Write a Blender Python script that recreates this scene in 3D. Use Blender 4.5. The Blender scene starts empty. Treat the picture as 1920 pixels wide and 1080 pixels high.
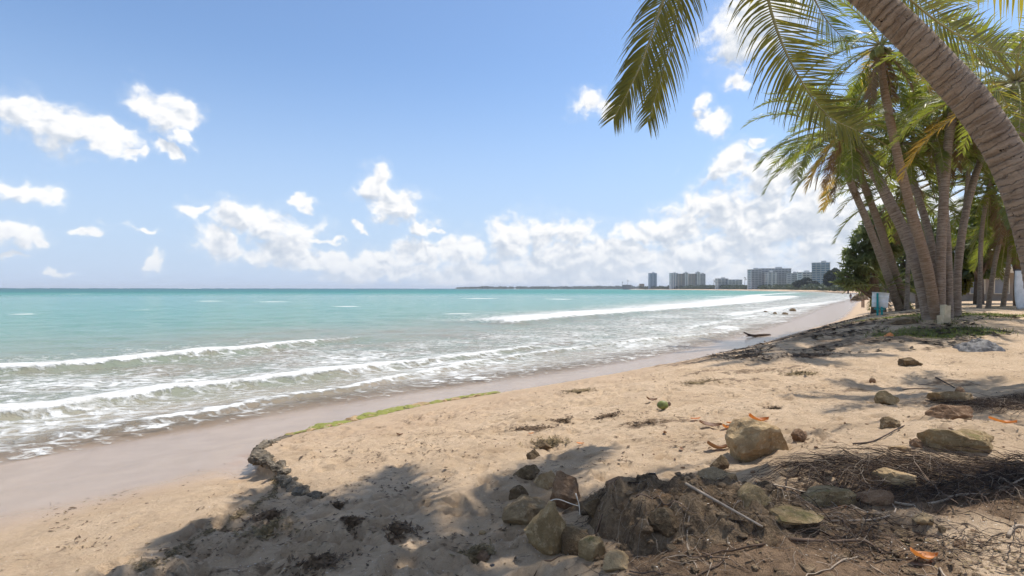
import bpy, bmesh, math, random
import numpy as np
from mathutils import Vector, Matrix, noise as mnoise

scene = bpy.context.scene
COL = scene.collection
R = math.radians

# ------------------------------------------------------------------ camera
F = 1000.0                      # focal length in pixels of a 1920 wide picture
CAM = np.array((0.0, 0.0, 2.6))
cam_data = bpy.data.cameras.new('camera')
cam_data.sensor_width = 36.0
cam_data.lens = 36.0 * F / 1920.0
cam_data.clip_start = 0.05
cam_data.clip_end = 60000
cam = bpy.data.objects.new('camera', cam_data)
COL.objects.link(cam)
cam.location = CAM
cam.rotation_euler = (R(90.06), R(-0.10), 0)
scene.camera = cam

# ------------------------------------------------------------------ light
SUN_EL, SUN_AZ = R(64), R(60)          # azimuth measured from +Y (view direction) towards +X
sun_dir = Vector((math.cos(SUN_EL) * math.sin(SUN_AZ), math.cos(SUN_EL) * math.cos(SUN_AZ), math.sin(SUN_EL)))
sl = bpy.data.lights.new('sun', 'SUN')
sl.energy = 4.2
sl.angle = R(0.6)
sl.color = (1.0, 0.95, 0.88)
so = bpy.data.objects.new('sun', sl)
COL.objects.link(so)
so.rotation_euler = (-sun_dir).to_track_quat('-Z', 'Y').to_euler()
so.location = (20, 20, 60)

scene.view_settings.view_transform = 'Standard'
scene.view_settings.look = 'None'
scene.view_settings.gamma = 1
scene.view_settings.exposure = 0.32
scene.view_settings.use_curve_mapping = False
scene.cycles.use_denoising = True
scene.cycles.max_bounces = 5
scene.cycles.transparent_max_bounces = 16
scene.cycles.caustics_reflective = False
scene.cycles.caustics_refractive = False
scene.cycles.sample_clamp_indirect = 4
scene.cycles.use_adaptive_sampling = True
scene.cycles.adaptive_threshold = 0.025
scene.cycles.adaptive_min_samples = 16


class NT:
    """small helper for building node trees"""
    def __init__(self, tree):
        self.t = tree
        tree.nodes.clear()

    def n(self, typ, props=None, **ins):
        nd = self.t.nodes.new(typ)
        for k, v in (props or {}).items():
            setattr(nd, k, v)
        for k, v in ins.items():
            key = int(k[1:]) if k[0] == 'i' and k[1:].isdigit() else k.replace('_', ' ')
            s = nd.inputs[key]
            if hasattr(v, 'is_output') or isinstance(v, bpy.types.NodeSocket):
                self.t.links.new(v, s)
            else:
                s.default_value = v
        return nd

    def m(self, op, a, b=0.0, c=0.0, clamp=False):
        return self.n('ShaderNodeMath', {'operation': op, 'use_clamp': clamp}, i0=a, i1=b, i2=c).outputs[0]

    def vm(self, op, a, b=(0, 0, 0), c=None):
        nd = self.n('ShaderNodeVectorMath', {'operation': op}, i0=a, i1=b)
        if c is not None:
            if isinstance(c, bpy.types.NodeSocket):
                self.t.links.new(c, nd.inputs[2])
            else:
                nd.inputs[2].default_value = c
        return nd.outputs['Value'] if op in ('LENGTH', 'DISTANCE', 'DOT_PRODUCT') else nd.outputs[0]

    def mix(self, f, a, b, mode='MIX'):
        nd = self.t.nodes.new('ShaderNodeMix')
        nd.data_type = 'RGBA'
        nd.blend_type = mode
        for i, v in ((0, f), (6, a), (7, b)):
            if isinstance(v, bpy.types.NodeSocket):
                self.t.links.new(v, nd.inputs[i])
            else:
                nd.inputs[i].default_value = v if i == 0 else (tuple(v) + (1,))[:4]
        return nd.outputs[2]

    def step(self, v, lo, hi, a=0.0, b=1.0):
        nd = self.n('ShaderNodeMapRange', {'interpolation_type': 'SMOOTHSTEP'}, Value=v)
        nd.inputs[1].default_value = lo
        nd.inputs[2].default_value = hi
        nd.inputs[3].default_value = a
        nd.inputs[4].default_value = b
        return nd.outputs[0]

    def noise(self, vec, scale, detail=4, rough=0.55, dist=0.0, typ=None):
        nd = self.n('ShaderNodeTexNoise', {'noise_type': typ} if typ else None)
        if vec is not None:
            self.t.links.new(vec, nd.inputs['Vector'])
        nd.inputs['Scale'].default_value = scale
        nd.inputs['Detail'].default_value = detail
        nd.inputs['Roughness'].default_value = rough
        nd.inputs['Distortion'].default_value = dist
        return nd.outputs['Fac']

    def ramp(self, v, stops, interp='LINEAR'):
        nd = self.n('ShaderNodeValToRGB', Fac=v)
        cr = nd.color_ramp
        cr.interpolation = interp
        while len(cr.elements) > 1:
            cr.elements.remove(cr.elements[-1])
        for i, (p, c) in enumerate(stops):
            e = cr.elements[0] if i == 0 else cr.elements.new(p)
            e.position = p
            e.color = (tuple(c) + (1,))[:4]
        return nd.outputs[0]

    def bump(self, h, strength, dist, normal=None):
        nd = self.n('ShaderNodeBump', Height=h, Strength=strength, Distance=dist)
        if normal is not None:
            self.t.links.new(normal, nd.inputs['Normal'])
        return nd.outputs[0]


# ------------------------------------------------------------------ sky
world = bpy.data.worlds.new('World')
scene.world = world
world.use_nodes = True
w = NT(world.node_tree)


def px_angles(px, py):
    u, v = (px - 960) / F, (541 - py) / F
    return math.atan2(u, 1.0), math.atan2(v, math.hypot(u, 1.0))


def directions():
    """azimuth and elevation of the ray, in the tree that is being built"""
    global tc, az, el, P
    tc = w.n('ShaderNodeTexCoord').outputs['Generated']
    sep = w.n('ShaderNodeSeparateXYZ', Vector=tc)
    az = w.m('ARCTAN2', sep.outputs[0], sep.outputs[1])
    el = w.m('ARCSINE', w.m('MINIMUM', w.m('MAXIMUM', sep.outputs[2], -1.0), 1.0))
    P = w.n('ShaderNodeCombineXYZ', X=az, Y=el, Z=0.0).outputs[0]


def noise2(vec, scale, detail, rough, dist=0.0):
    return w.n('ShaderNodeTexNoise', {'noise_dimensions': '2D'}, Vector=vec, Scale=scale, Detail=detail, Roughness=rough, Distortion=dist)


CLOUDS = [  # px, py, rx, ry of each puff of cumulus
    (60, 225, 72, 42), (130, 248, 75, 40), (195, 268, 60, 26), (240, 292, 26, 10),
    (295, 197, 55, 36), (332, 235, 38, 44), (360, 270, 24, 16), (315, 290, 32, 12),
    (25, 352, 85, 26), (88, 370, 45, 17), (15, 440, 70, 25), (70, 452, 34, 12), (0, 478, 30, 10),
    (372, 398, 40, 13), (440, 408, 55, 36), (505, 425, 55, 34), (555, 452, 45, 45), (410, 462, 45, 36), (520, 478, 70, 26), (600, 492, 60, 20),
    (705, 352, 35, 36), (742, 388, 45, 36), (785, 428, 46, 22), (820, 440, 20, 9),
    (650, 494, 60, 24), (722, 490, 58, 26), (780, 480, 55, 30), (868, 478, 58, 30), (950, 452, 50, 44), (1010, 436, 60, 40),
    (1085, 448, 62, 40), (1040, 490, 130, 36), (1196, 438, 34, 26), (1160, 484, 95, 38), (1262, 430, 66, 46), (1335, 395, 66, 52),
    (1372, 308, 44, 34), (1440, 335, 70, 48), (1415, 425, 120, 84), (1510, 410, 110, 100), (1560, 470, 120, 80), (1300, 484, 150, 44), (1650, 400, 160, 130),
    (1395, 55, 70, 68), (1440, 10, 90, 70), (1375, 150, 20, 22), (1108, 194, 36, 24), (1150, 200, 30, 22), (1318, 192, 16, 20), (1334, 230, 30, 24),
    (268, 486, 22, 19), (180, 438, 36, 13), (566, 376, 24, 10), (668, 433, 16, 8), (270, 424, 26, 8),
    (122, 512, 16, 11), (600, 452, 36, 9), (1420, 270, 22, 12),
    (900, 522, 170, 34), (1120, 522, 180, 36), (1350, 522, 190, 40), (1580, 522, 190, 40), (720, 516, 130, 20),
]


def billow(vec, det):
    f1 = noise2(vec, 24.0, det, 0.60, 0.3).outputs['Fac']
    vo = w.n('ShaderNodeTexVoronoi', {'feature': 'F1', 'voronoi_dimensions': '2D', 'normalize': True}, Vector=vec, Scale=30.0, Detail=2.0, Roughness=0.55, Lacunarity=2.3).outputs['Distance']
    return w.m('ADD', w.m('MULTIPLY', w.m('SUBTRACT', f1, 0.5), 2.0), w.m('MULTIPLY', w.m('SUBTRACT', 0.36, vo), 1.1))


def cover(vec, blobs):
    """how far a direction lies outside the nearest puff: 0 at its middle, 1 at its rim"""
    f = None
    for (cx, cy, rx, ry) in blobs:
        a0, e0 = px_angles(cx, cy)
        a1, _ = px_angles(cx + rx, cy)
        _, e1 = px_angles(cx, cy - ry)
        sx, sy = 1 / (a1 - a0), 1 / (e1 - e0)
        d_ = w.vm('LENGTH', w.vm('MULTIPLY_ADD', vec, (sx, sy, 0), (-a0 * sx, -e0 * sy, 0)))
        f = d_ if f is None else w.n('ShaderNodeMath', {'operation': 'SMOOTH_MIN'}, i0=f, i1=d_, i2=0.22).outputs[0]
    return f


def sky_part(blobs):
    """clear sky with the cumulus of one sector of it; without a list, scattered cumulus of the same kind"""
    global w
    outer = w
    grp = bpy.data.node_groups.new('sky_sector', 'ShaderNodeTree')
    grp.interface.new_socket(name='Sky', in_out='OUTPUT', socket_type='NodeSocketShader')
    w = NT(grp)
    directions()
    sky = w.n('ShaderNodeTexSky', {'sky_type': 'NISHITA', 'sun_disc': False, 'sun_elevation': SUN_EL,
                                   'sun_rotation': SUN_AZ, 'air_density': 1.0, 'dust_density': 0.4,
                                   'ozone_density': 2.0, 'altitude': 0})
    blue = w.mix(1.0, sky.outputs[0], SKY_TINT, 'MULTIPLY')
    blue = w.mix(w.step(el, R(-1), R(24), 0.9, 0), blue, SEA_AIR)     # pale sea air near the horizon, all round
    warp = w.vm('SUBTRACT', noise2(P, 14.0, 3.0, 0.6).outputs['Color'], (0.5, 0.5, 0.5))
    Pw = w.vm('MULTIPLY_ADD', warp, (0.10, 0.075, 0.0), P)
    if blobs:
        B0 = cover(Pw, blobs)
        B1 = cover(w.vm('ADD', Pw, (0.010, 0.026, 0)), blobs)      # the same a little nearer the sun
    else:
        def gen(v):
            return w.m('MULTIPLY_ADD', w.m('SUBTRACT', 0.57, w.noise(v, 3.1, 2, 0.5)), 7.0, 1.0)
        g = w.vm('MULTIPLY', tc, (1, 1, 2.4))
        B0 = gen(g)
        B1 = gen(w.vm('ADD', g, (0.012, 0.008, 0.05)))
    Pn = w.vm('MULTIPLY_ADD', warp, (0.02, 0.02, 0.0), w.vm('MULTIPLY', P, (1.0, 1.25, 1.0)))
    b0 = billow(Pn, 6.0 if blobs else 4.0)
    b1 = billow(w.vm('ADD', Pn, (0.005, 0.012, 0)), 2.0) if blobs else b0
    amp = w.step(el, R(0.5), R(5), 0.22, 0.55)
    dens = w.m('ADD', w.m('SUBTRACT', 1.0, B0), w.m('MULTIPLY', b0, amp))
    alpha = w.m('MAXIMUM', w.step(dens, -0.20, 0.52), w.step(dens, -0.6, 0.1, 0, 0.12))
    above = w.m('ADD', w.m('SUBTRACT', 1.0, B1), w.m('MULTIPLY', b1, 0.45))
    lit = w.m('ADD', w.step(above, 1.0, -0.1, 0.30, 0.92), w.m('MULTIPLY', w.m('SUBTRACT', b0, b1), 0.5), clamp=True)
    ccol = w.ramp(lit, [(0.0, (4.4, 5.0, 5.9)), (0.4, (5.8, 6.2, 6.8)), (0.7, (7.6, 7.7, 7.9)), (1, (8.6, 8.6, 8.5))])
    ccol = w.mix(w.step(el, R(0), R(7), 0.5, 0), ccol, (5.6, 6.2, 7.1))         # low clouds sink into the bright air at the horizon
    up = w.step(el, R(-0.6), R(0.6))
    out = w.n('ShaderNodeBackground', Color=w.mix(w.m('MULTIPLY', alpha, up), blue, ccol), Strength=0.1).outputs[0]
    w.n('NodeGroupOutput', i0=out)
    w = outer
    nd = w.t.nodes.new('ShaderNodeGroup')
    nd.node_tree = grp
    return nd.outputs[0]


SKY_TINT = (1.26, 1.34, 1.42)
SEA_AIR = (4.2, 5.3, 7.2)
# sectors keep the sky quick to evaluate: only the one a ray looks into is computed
cuts = [-49.0, -17.0, 1.0, 16.0, 49.0]
shader = sky_part(None)
directions()
az0, el0 = az, el
for lo, hi in zip(cuts[:-1], cuts[1:]):
    near_ = []
    for b_ in CLOUDS:
        a0, a1 = math.degrees(px_angles(b_[0] - 1.9 * b_[2] - 25, 500)[0]), math.degrees(px_angles(b_[0] + 1.9 * b_[2] + 25, 500)[0])
        if a1 > lo and a0 < hi:
            near_.append(b_)
    m_ = w.m('MULTIPLY', w.m('GREATER_THAN', az0, R(lo)), w.m('LESS_THAN', az0, R(hi)))
    m_ = w.m('MULTIPLY', m_, w.m('LESS_THAN', el0, R(37)))
    shader = w.n('ShaderNodeMixShader', i0=m_, i1=shader, i2=sky_part(near_)).outputs[0]
w.n('ShaderNodeOutputWorld', Surface=shader)
world.cycles.sampling_method = 'NONE'

# ------------------------------------------------------------------ numpy noise
_perm = np.random.RandomState(7).permutation(4096).astype(np.int64)
_g2 = np.random.RandomState(8).rand(4096) * 2 * np.pi


def gnoise(x, y, seed=0):
    x = np.asarray(x, float); y = np.asarray(y, float)
    xi = np.floor(x).astype(np.int64); yi = np.floor(y).astype(np.int64)
    xf = x - xi; yf = y - yi
    u = xf * xf * xf * (xf * (xf * 6 - 15) + 10); v = yf * yf * yf * (yf * (yf * 6 - 15) + 10)

    def g(ix, iy, fx, fy):
        h = _perm[(_perm[(ix + seed * 131) & 4095] + iy) & 4095]
        a = _g2[h]
        return np.cos(a) * fx + np.sin(a) * fy
    n00 = g(xi, yi, xf, yf); n10 = g(xi + 1, yi, xf - 1, yf)
    n01 = g(xi, yi + 1, xf, yf - 1); n11 = g(xi + 1, yi + 1, xf - 1, yf - 1)
    return (n00 * (1 - u) + n10 * u) * (1 - v) + (n01 * (1 - u) + n11 * u) * v


def fbm(x, y, oct=4, seed=0, gain=0.5):
    s = 0; a = 1.0
    for o in range(oct):
        s = s + a * gnoise(x * 2 ** o, y * 2 ** o, seed + o)
        a *= gain
    return s


def smooth(a, b, x):
    t = np.clip((np.asarray(x, float) - a) / (b - a), 0, 1)
    return t * t * (3 - 2 * t)


def polyline_dist(x, y, pts):
    """signed distance (positive on the right of travel) and arc length of the nearest point"""
    x = np.asarray(x, float); y = np.asarray(y, float)
    if x.size > 20000 and len(pts) > 40:      # far points do not need the fine stretch of the line and the other way round
        nearp = (np.hypot(x, y) < 70)
        sd = np.empty(x.shape); ar = np.empty(x.shape)
        k = [i for i, p in enumerate(pts) if math.hypot(*p) < 170]
        sub_ = pts[max(0, k[0] - 1):k[-1] + 2]
        sd[nearp], ar[nearp] = _pd(x[nearp], y[nearp], sub_)
        thin = [p for i, p in enumerate(pts) if math.hypot(*p) > 60 or i % 4 == 0]
        sd[~nearp], ar[~nearp] = _pd(x[~nearp], y[~nearp], thin)
        return sd, ar
    return _pd(x, y, pts)


def _pd(x, y, pts):
    best = np.full(x.shape, 1e18); sgn = np.ones(x.shape); arc = np.zeros(x.shape); acc = 0.0
    for (ax, ay), (bx, by) in zip(pts[:-1], pts[1:]):
        dx, dy = bx - ax, by - ay
        L = math.hypot(dx, dy)
        t = np.clip(((x - ax) * dx + (y - ay) * dy) / (L * L), 0, 1)
        qx, qy = x - (ax + t * dx), y - (ay + t * dy)
        d2 = qx * qx + qy * qy
        m = d2 < best
        best = np.where(m, d2, best)
        sgn = np.where(m, np.where(qx * dy - qy * dx > 0, 1.0, -1.0), sgn)
        arc = np.where(m, acc + t * L, arc)
        acc += L
    return np.sqrt(best) * sgn, arc


def chaikin(pts, n=2):
    p = [tuple(q) for q in pts]
    for _ in range(n):
        o = [p[0]]
        for a, b in zip(p[:-1], p[1:]):
            o.append((a[0] * .75 + b[0] * .25, a[1] * .75 + b[1] * .25))
            o.append((a[0] * .25 + b[0] * .75, a[1] * .25 + b[1] * .75))
        o.append(p[-1])
        p = o
    return p


# ------------------------------------------------------------------ the lie of the land
SHORE = chaikin([(-60, -52), (-25, -12), (-13, 1.5), (-9.0, 6.0), (-6.9, 8.5), (-5.2, 10.3), (-3.6, 12.0), (-1.9, 13.6), (0.6, 15.6),
                 (4.3, 18.8), (10.5, 26), (23, 43), (53, 88)], 2)
SHORE = [(-400, -500)] + SHORE + chaikin([(98, 150), (165, 250), (240, 400), (315, 600), (380, 900), (410, 1200),
                 (392, 1500), (360, 1700), (430, 1850)], 1) + [(900, 2150), (2500, 3000), (9000, 5500)]
LEDGE = [(-0.4, 12.1), (-0.75, 11.85), (-1.6, 11.2), (-2.3, 10.2), (-2.85, 9.2), (-3.25, 8.2), (-3.33, 7.35), (-3.2, 6.75), (-2.85, 6.1), (-2.45, 5.6), (-2.1, 5.1), (-1.8, 4.75), (-1.55, 4.45)]
_near = ([-400, -60, -12, -3, 0, 2, 4, 6, 8, 11, 16, 40, 400], [-6, -3, -1.0, -.25, 0, .17, .40, .74, 1.0, 1.22, 1.45, 1.75, 2.5])
_mid = ([-400, -60, -12, -3, 0, 2, 4, 6, 8, 12, 20, 40, 400], [-6, -3, -1.0, -.25, 0, .22, .80, 1.42, 1.66, 1.72, 1.76, 1.8, 2.5])
_far = ([-400, -60, -12, -3, 0, 3, 5, 8, 12, 25, 40, 100, 400], [-6, -3, -1.0, -.25, 0, .3, .8, 1.45, 1.62, 1.7, 1.8, 2.2, 4.0])


def land(x, y):
    """broad height of the ground, and the signed distance inland of the water's edge"""
    x = np.asarray(x, float); y = np.asarray(y, float)
    d, s = polyline_dist(x, y, SHORE)
    a = smooth(8, 16, y); b = smooth(22, 42, y)
    z = np.interp(d, *_near) * (1 - a) + np.interp(d, *_mid) * a
    z = z * (1 - b) + np.interp(d, *_far) * b
    far = smooth(30, 60, d)
    z = z + far * fbm(x / 30, y / 30, 2, 3) * 0.5 * smooth(0, 80, np.abs(y))
    # buried slab whose broken edge stands out of the sand
    m = (np.abs(x) < 30) & (y < 30) & (y > -5)
    if m.any():
        xs, ys = x[m], y[m]
        sd, ar = polyline_dist(xs + 0.05 * gnoise(xs * 5, ys * 5, 9), ys + 0.05 * gnoise(xs * 5, ys * 5, 19), LEDGE)
        sd = -sd
        h = np.interp(ar, [0, 2, 4, 5.2, 6.2, 7.5, 8.6], [.0, .03, .07, .13, .17, .14, .0])
        z = z.copy()
        zz = z[m] + h * smooth(-.03, .03, sd) * np.exp(-np.clip(sd, 0, None) / 1.6)
        # scour at the foot of the slab
        zz -= h * .35 * np.exp(-((sd + .18) / .22) ** 2) * (sd < 0.03)
        # rising root-bound bank on the right and the sandy hollow left of it
        zz += .16 * np.exp(-(((xs - 1.35) / .75) ** 2 + ((ys - 3.15) / .75) ** 2))
        zz += .20 * np.exp(-(((xs - 3.4) / 1.2) ** 2 + ((ys - 4.7) / .8) ** 2))
        zz += .12 * np.exp(-(((xs - 2.4) / .8) ** 2 + ((ys - 4.0) / .45) ** 2))
        zz += .10 * np.exp(-(((xs - 4.3) / .8) ** 2 + ((ys - 5.9) / .55) ** 2))
        zz -= .10 * np.exp(-(((xs + .1) / .8) ** 2 + ((ys - 3.0) / .9) ** 2))
        # grassy hummock at the palm clump
        zz += .22 * np.exp(-(((xs - 12.6) / 3.0) ** 2 + ((ys - 15.0) / 2.4) ** 2))
        zz += .16 * np.exp(-(((xs - 17.5) / 3.5) ** 2 + ((ys - 22.5) / 3.0) ** 2))
        z[m] = zz
    return z, d


def ground_z(x, y):
    return float(land(np.array([x], float), np.array([y], float))[0][0])


def at(px, py, lift=0.0):
    """the place on the ground that the photograph shows at this pixel"""
    u, v = (px - 960) / F, (541.5 - 0.0017 * (px - 960) - py) / F
    t = np.concatenate([np.arange(1.5, 40, .02), np.geomspace(40, 3000, 1500)])
    z, _ = land(u * t, t)
    h = CAM[2] + v * t - np.maximum(z, 0)
    i = int(np.argmax(h < 0)) if (h < 0).any() else len(t) - 1
    if i > 0 and h[i] < 0:
        f = h[i - 1] / (h[i - 1] - h[i] + 1e-12)
        tt = t[i - 1] + f * (t[i] - t[i - 1])
    else:
        tt = t[i]
    return Vector((u * tt, tt, max(ground_z(u * tt, tt), 0) + lift))


def spot(px, py, Y):
    """a point in the air seen at this pixel, Y metres ahead"""
    return Vector(((px - 960) / F * Y, Y, CAM[2] + (541.5 - 0.0017 * (px - 960) - py) / F * Y))


# ------------------------------------------------------------------ mesh helpers
def link(name, me, mat=None, parent=None, loc=None, rot=None, scale=None):
    o = bpy.data.objects.new(name, me)
    COL.objects.link(o)
    if mat is not None and me is not None and not me.materials:
        for q in (mat if isinstance(mat, (list, tuple)) else [mat]):
            me.materials.append(q)
    if parent is not None:
        o.parent = parent
    if loc is not None:
        o.location = loc
    if rot is not None:
        o.rotation_euler = rot
    if scale is not None:
        o.scale = scale
    return o


def tag(o, label=None, cat=None, group=None, kind=None):
    for k, v in (('label', label), ('category', cat), ('group', group), ('kind', kind)):
        if v:
            o[k] = v
    return o


def empty(name, loc, label=None, cat=None, group=None):
    o = bpy.data.objects.new(name, None)
    o.empty_display_size = 0.2
    COL.objects.link(o)
    o.location = loc
    return tag(o, label, cat, group)


class MB:
    """collects faces into one mesh"""
    def __init__(self):
        self.v, self.f, self.mi = [], [], []

    def add(self, vs, fs, mi=0):
        b = len(self.v)
        self.v.extend([tuple(q) for q in vs])
        self.f.extend([tuple(b + i for i in f) for f in fs])
        self.mi.extend([mi] * len(fs))

    def box(self, c, s, rz=0.0, mi=0):
        cx, cy, cz = c
        hx, hy, hz_ = s[0] / 2, s[1] / 2, s[2] / 2
        co, si = math.cos(rz), math.sin(rz)
        vs = []
        for dz in (-hz_, hz_):
            for dx, dy in ((-hx, -hy), (hx, -hy), (hx, hy), (-hx, hy)):
                vs.append((cx + dx * co - dy * si, cy + dx * si + dy * co, cz + dz))
        self.add(vs, [(3, 2, 1, 0), (4, 5, 6, 7), (0, 1, 5, 4), (1, 2, 6, 5), (2, 3, 7, 6), (3, 0, 4, 7)], mi)

    def tube(self, pts, rad, n=8, mi=0, cap=True):
        pts = [Vector(p) for p in pts]
        m = len(pts)
        if not hasattr(rad, '__len__'):
            rad = [rad] * m
        t0 = (pts[1] - pts[0]).normalized()
        ref = Vector((0, 0, 1)) if abs(t0.z) < 0.9 else Vector((1, 0, 0))
        a = t0.cross(ref).normalized()
        vs, fs = [], []
        for i, p in enumerate(pts):
            t = (pts[min(i + 1, m - 1)] - pts[max(i - 1, 0)]).normalized()
            a = (a - t * a.dot(t))
            if a.length < 1e-6:
                a = t.orthogonal()
            a.normalize()
            b_ = t.cross(a)
            for k in range(n):
                an = 2 * math.pi * k / n
                vs.append(p + (a * math.cos(an) + b_ * math.sin(an)) * rad[i])
        for i in range(m - 1):
            for k in range(n):
                k2 = (k + 1) % n
                fs.append((i * n + k, i * n + k2, (i + 1) * n + k2, (i + 1) * n + k))
        if cap:
            fs.append(tuple(range(n - 1, -1, -1)))
            fs.append(tuple((m - 1) * n + k for k in range(n)))
        self.add(vs, fs, mi)

    def mesh(self, name, smooth_=False):
        me = bpy.data.meshes.new(name)
        me.from_pydata(self.v, [], self.f)
        if any(self.mi):
            me.polygons.foreach_set('material_index', self.mi)
        if smooth_:
            me.polygons.foreach_set('use_smooth', [True] * len(self.f))
        me.update()
        return me

    def build(self, name, mat, parent=None, smooth_=False, **k):
        return link(name, self.mesh(name, smooth_), mat, parent, **k)


def curve_pts(ctrl, n):
    """Catmull-Rom through control points"""
    c = [Vector(p) for p in ctrl]
    c = [c[0] * 2 - c[1]] + c + [c[-1] * 2 - c[-2]]
    out = []
    segs = len(c) - 3
    for i in range(n):
        t = i / (n - 1) * segs
        k = min(int(t), segs - 1)
        f = t - k
        p0, p1, p2, p3 = c[k:k + 4]
        out.append(0.5 * ((2 * p1) + (p2 - p0) * f + (2 * p0 - 5 * p1 + 4 * p2 - p3) * f * f + (3 * p1 - p0 - 3 * p2 + p3) * f ** 3))
    return out


def grid_mesh(name, xs, ys, zfun, keep=None, attrs=None):
    X, Y = np.meshgrid(xs, ys)
    Z, extra = zfun(X.ravel(), Y.ravel())
    nx, ny = len(xs), len(ys)
    co = np.stack([X.ravel(), Y.ravel(), Z], 1)
    idx = np.arange(nx * ny).reshape(ny, nx)
    q = np.stack([idx[:-1, :-1], idx[:-1, 1:], idx[1:, 1:], idx[1:, :-1]], -1).reshape(-1, 4)
    if keep is not None:
        kq = extra[keep][q].max(1) > 0
        q = q[kq]
        used = np.zeros(nx * ny, bool); used[q.ravel()] = True
        remap = np.cumsum(used) - 1
        q = remap[q]; co = co[used]
        extra = {k: v[used] for k, v in extra.items()}
    me = bpy.data.meshes.new(name)
    me.vertices.add(len(co)); me.vertices.foreach_set('co', co.ravel())
    me.loops.add(q.size); me.loops.foreach_set('vertex_index', q.ravel().astype(np.int32))
    me.polygons.add(len(q))
    me.polygons.foreach_set('loop_start', np.arange(0, q.size, 4, dtype=np.int32))
    me.polygons.foreach_set('loop_total', np.full(len(q), 4, dtype=np.int32))
    me.polygons.foreach_set('use_smooth', np.ones(len(q), bool))
    me.update(calc_edges=True)
    for k in (attrs or []):
        at_ = me.attributes.new(k, 'FLOAT', 'POINT')
        at_.data.foreach_set('value', extra[k].astype(np.float32))
    return me


def graded(lo, hi, step, growth, out_lo, out_hi):
    a = list(np.arange(lo, hi, step))
    s = step; x = a[-1]
    while x < out_hi:
        s *= growth; x += s; a.append(x)
    s = step; x = a[0]; pre = []
    while x > out_lo:
        s *= growth; x -= s; pre.append(x)
    return np.array(pre[::-1] + a)


MATS = {}


def material(name):
    m = bpy.data.materials.new(name)
    m.use_nodes = True
    MATS[name] = m
    return m, NT(m.node_tree)


def simple(name, col, rough=0.7, var=0.25, scale=6.0, bump=0.0, bscale=20.0, spec=0.3, metal=0.0, space='Object', var2=None):
    """plain surface with mottled colour and fine relief"""
    m, t = material(name)
    co = t.n('ShaderNodeTexCoord').outputs[space]
    rnd = t.n('ShaderNodeObjectInfo').outputs['Random']
    co = t.vm('ADD', co, t.n('ShaderNodeCombineXYZ', X=t.m('MULTIPLY', rnd, 37.0), Y=t.m('MULTIPLY', rnd, 11.0), Z=0.0).outputs[0])
    f = t.noise(co, scale, 6, 0.6)
    lo = tuple(c * (1 - var) for c in col)
    hi = var2 if var2 else tuple(min(c * (1 + var), 1) for c in col)
    c = t.mix(t.step(f, 0.3, 0.7), lo, hi)
    b = t.n('ShaderNodeBsdfPrincipled', Base_Color=c, Roughness=rough, Metallic=metal)
    b.inputs['Specular IOR Level'].default_value = spec
    if bump:
        t.t.links.new(t.bump(t.noise(co, bscale, 6, 0.65), 1.0, bump), b.inputs['Normal'])
    t.n('ShaderNodeOutputMaterial', Surface=b.outputs[0])
    return m
# ------------------------------------------------------------------ beach
rng = np.random.RandomState(3)
# foot prints and scuffs: many in the loose upper sand
PR = []
for i in range(900):
    x, y = rng.uniform(-3.2, 6.5), rng.uniform(2.6, 13)
    PR.append((x, y, rng.uniform(.05, .13), rng.uniform(.45, .85), rng.uniform(0, 3.14), rng.uniform(.014, .042)))
for i in range(120):
    x, y = rng.uniform(-2.6, .3), rng.uniform(2.7, 4.6)
    PR.append((x, y, rng.uniform(.06, .13), rng.uniform(.4, .7), rng.uniform(0, 3.14), rng.uniform(.03, .06)))


# stamped once into a fine raster
RX0, RY0, RS = -9.0, 1.5, .02
_gxs = np.arange(RX0, 9, RS); _gys = np.arange(RY0, 14.5, RS)
STAMP = np.zeros((len(_gys), len(_gxs)))
for (fx, fy, r, asp, an, dep) in PR:
    i0, i1 = int((fx - 2.4 * r - RX0) / RS), int((fx + 2.4 * r - RX0) / RS) + 1
    j0, j1 = int((fy - 2.4 * r - RY0) / RS), int((fy + 2.4 * r - RY0) / RS) + 1
    i0, j0 = max(i0, 0), max(j0, 0)
    dx, dy = np.meshgrid(_gxs[i0:i1] - fx, _gys[j0:j1] - fy)
    u = (dx * math.cos(an) + dy * math.sin(an)) / r
    v = (-dx * math.sin(an) + dy * math.cos(an)) / (r * asp)
    q = u * u + v * v
    STAMP[j0:j1, i0:i1] += -dep * np.exp(-q * q * .9) + dep * .55 * np.exp(-((np.sqrt(q) - 1.35) / .28) ** 2)


def stamp(x, y):
    fx = np.clip((x - RX0) / RS, 0, len(_gxs) - 1.001); fy = np.clip((y - RY0) / RS, 0, len(_gys) - 1.001)
    i = fx.astype(int); j = fy.astype(int); u = fx - i; v = fy - j
    r = (STAMP[j, i] * (1 - u) + STAMP[j, i + 1] * u) * (1 - v) + (STAMP[j + 1, i] * (1 - u) + STAMP[j + 1, i + 1] * u) * v
    return r * ((np.abs(x) < 8.9) & (y > 1.6) & (y < 14.4))


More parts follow.
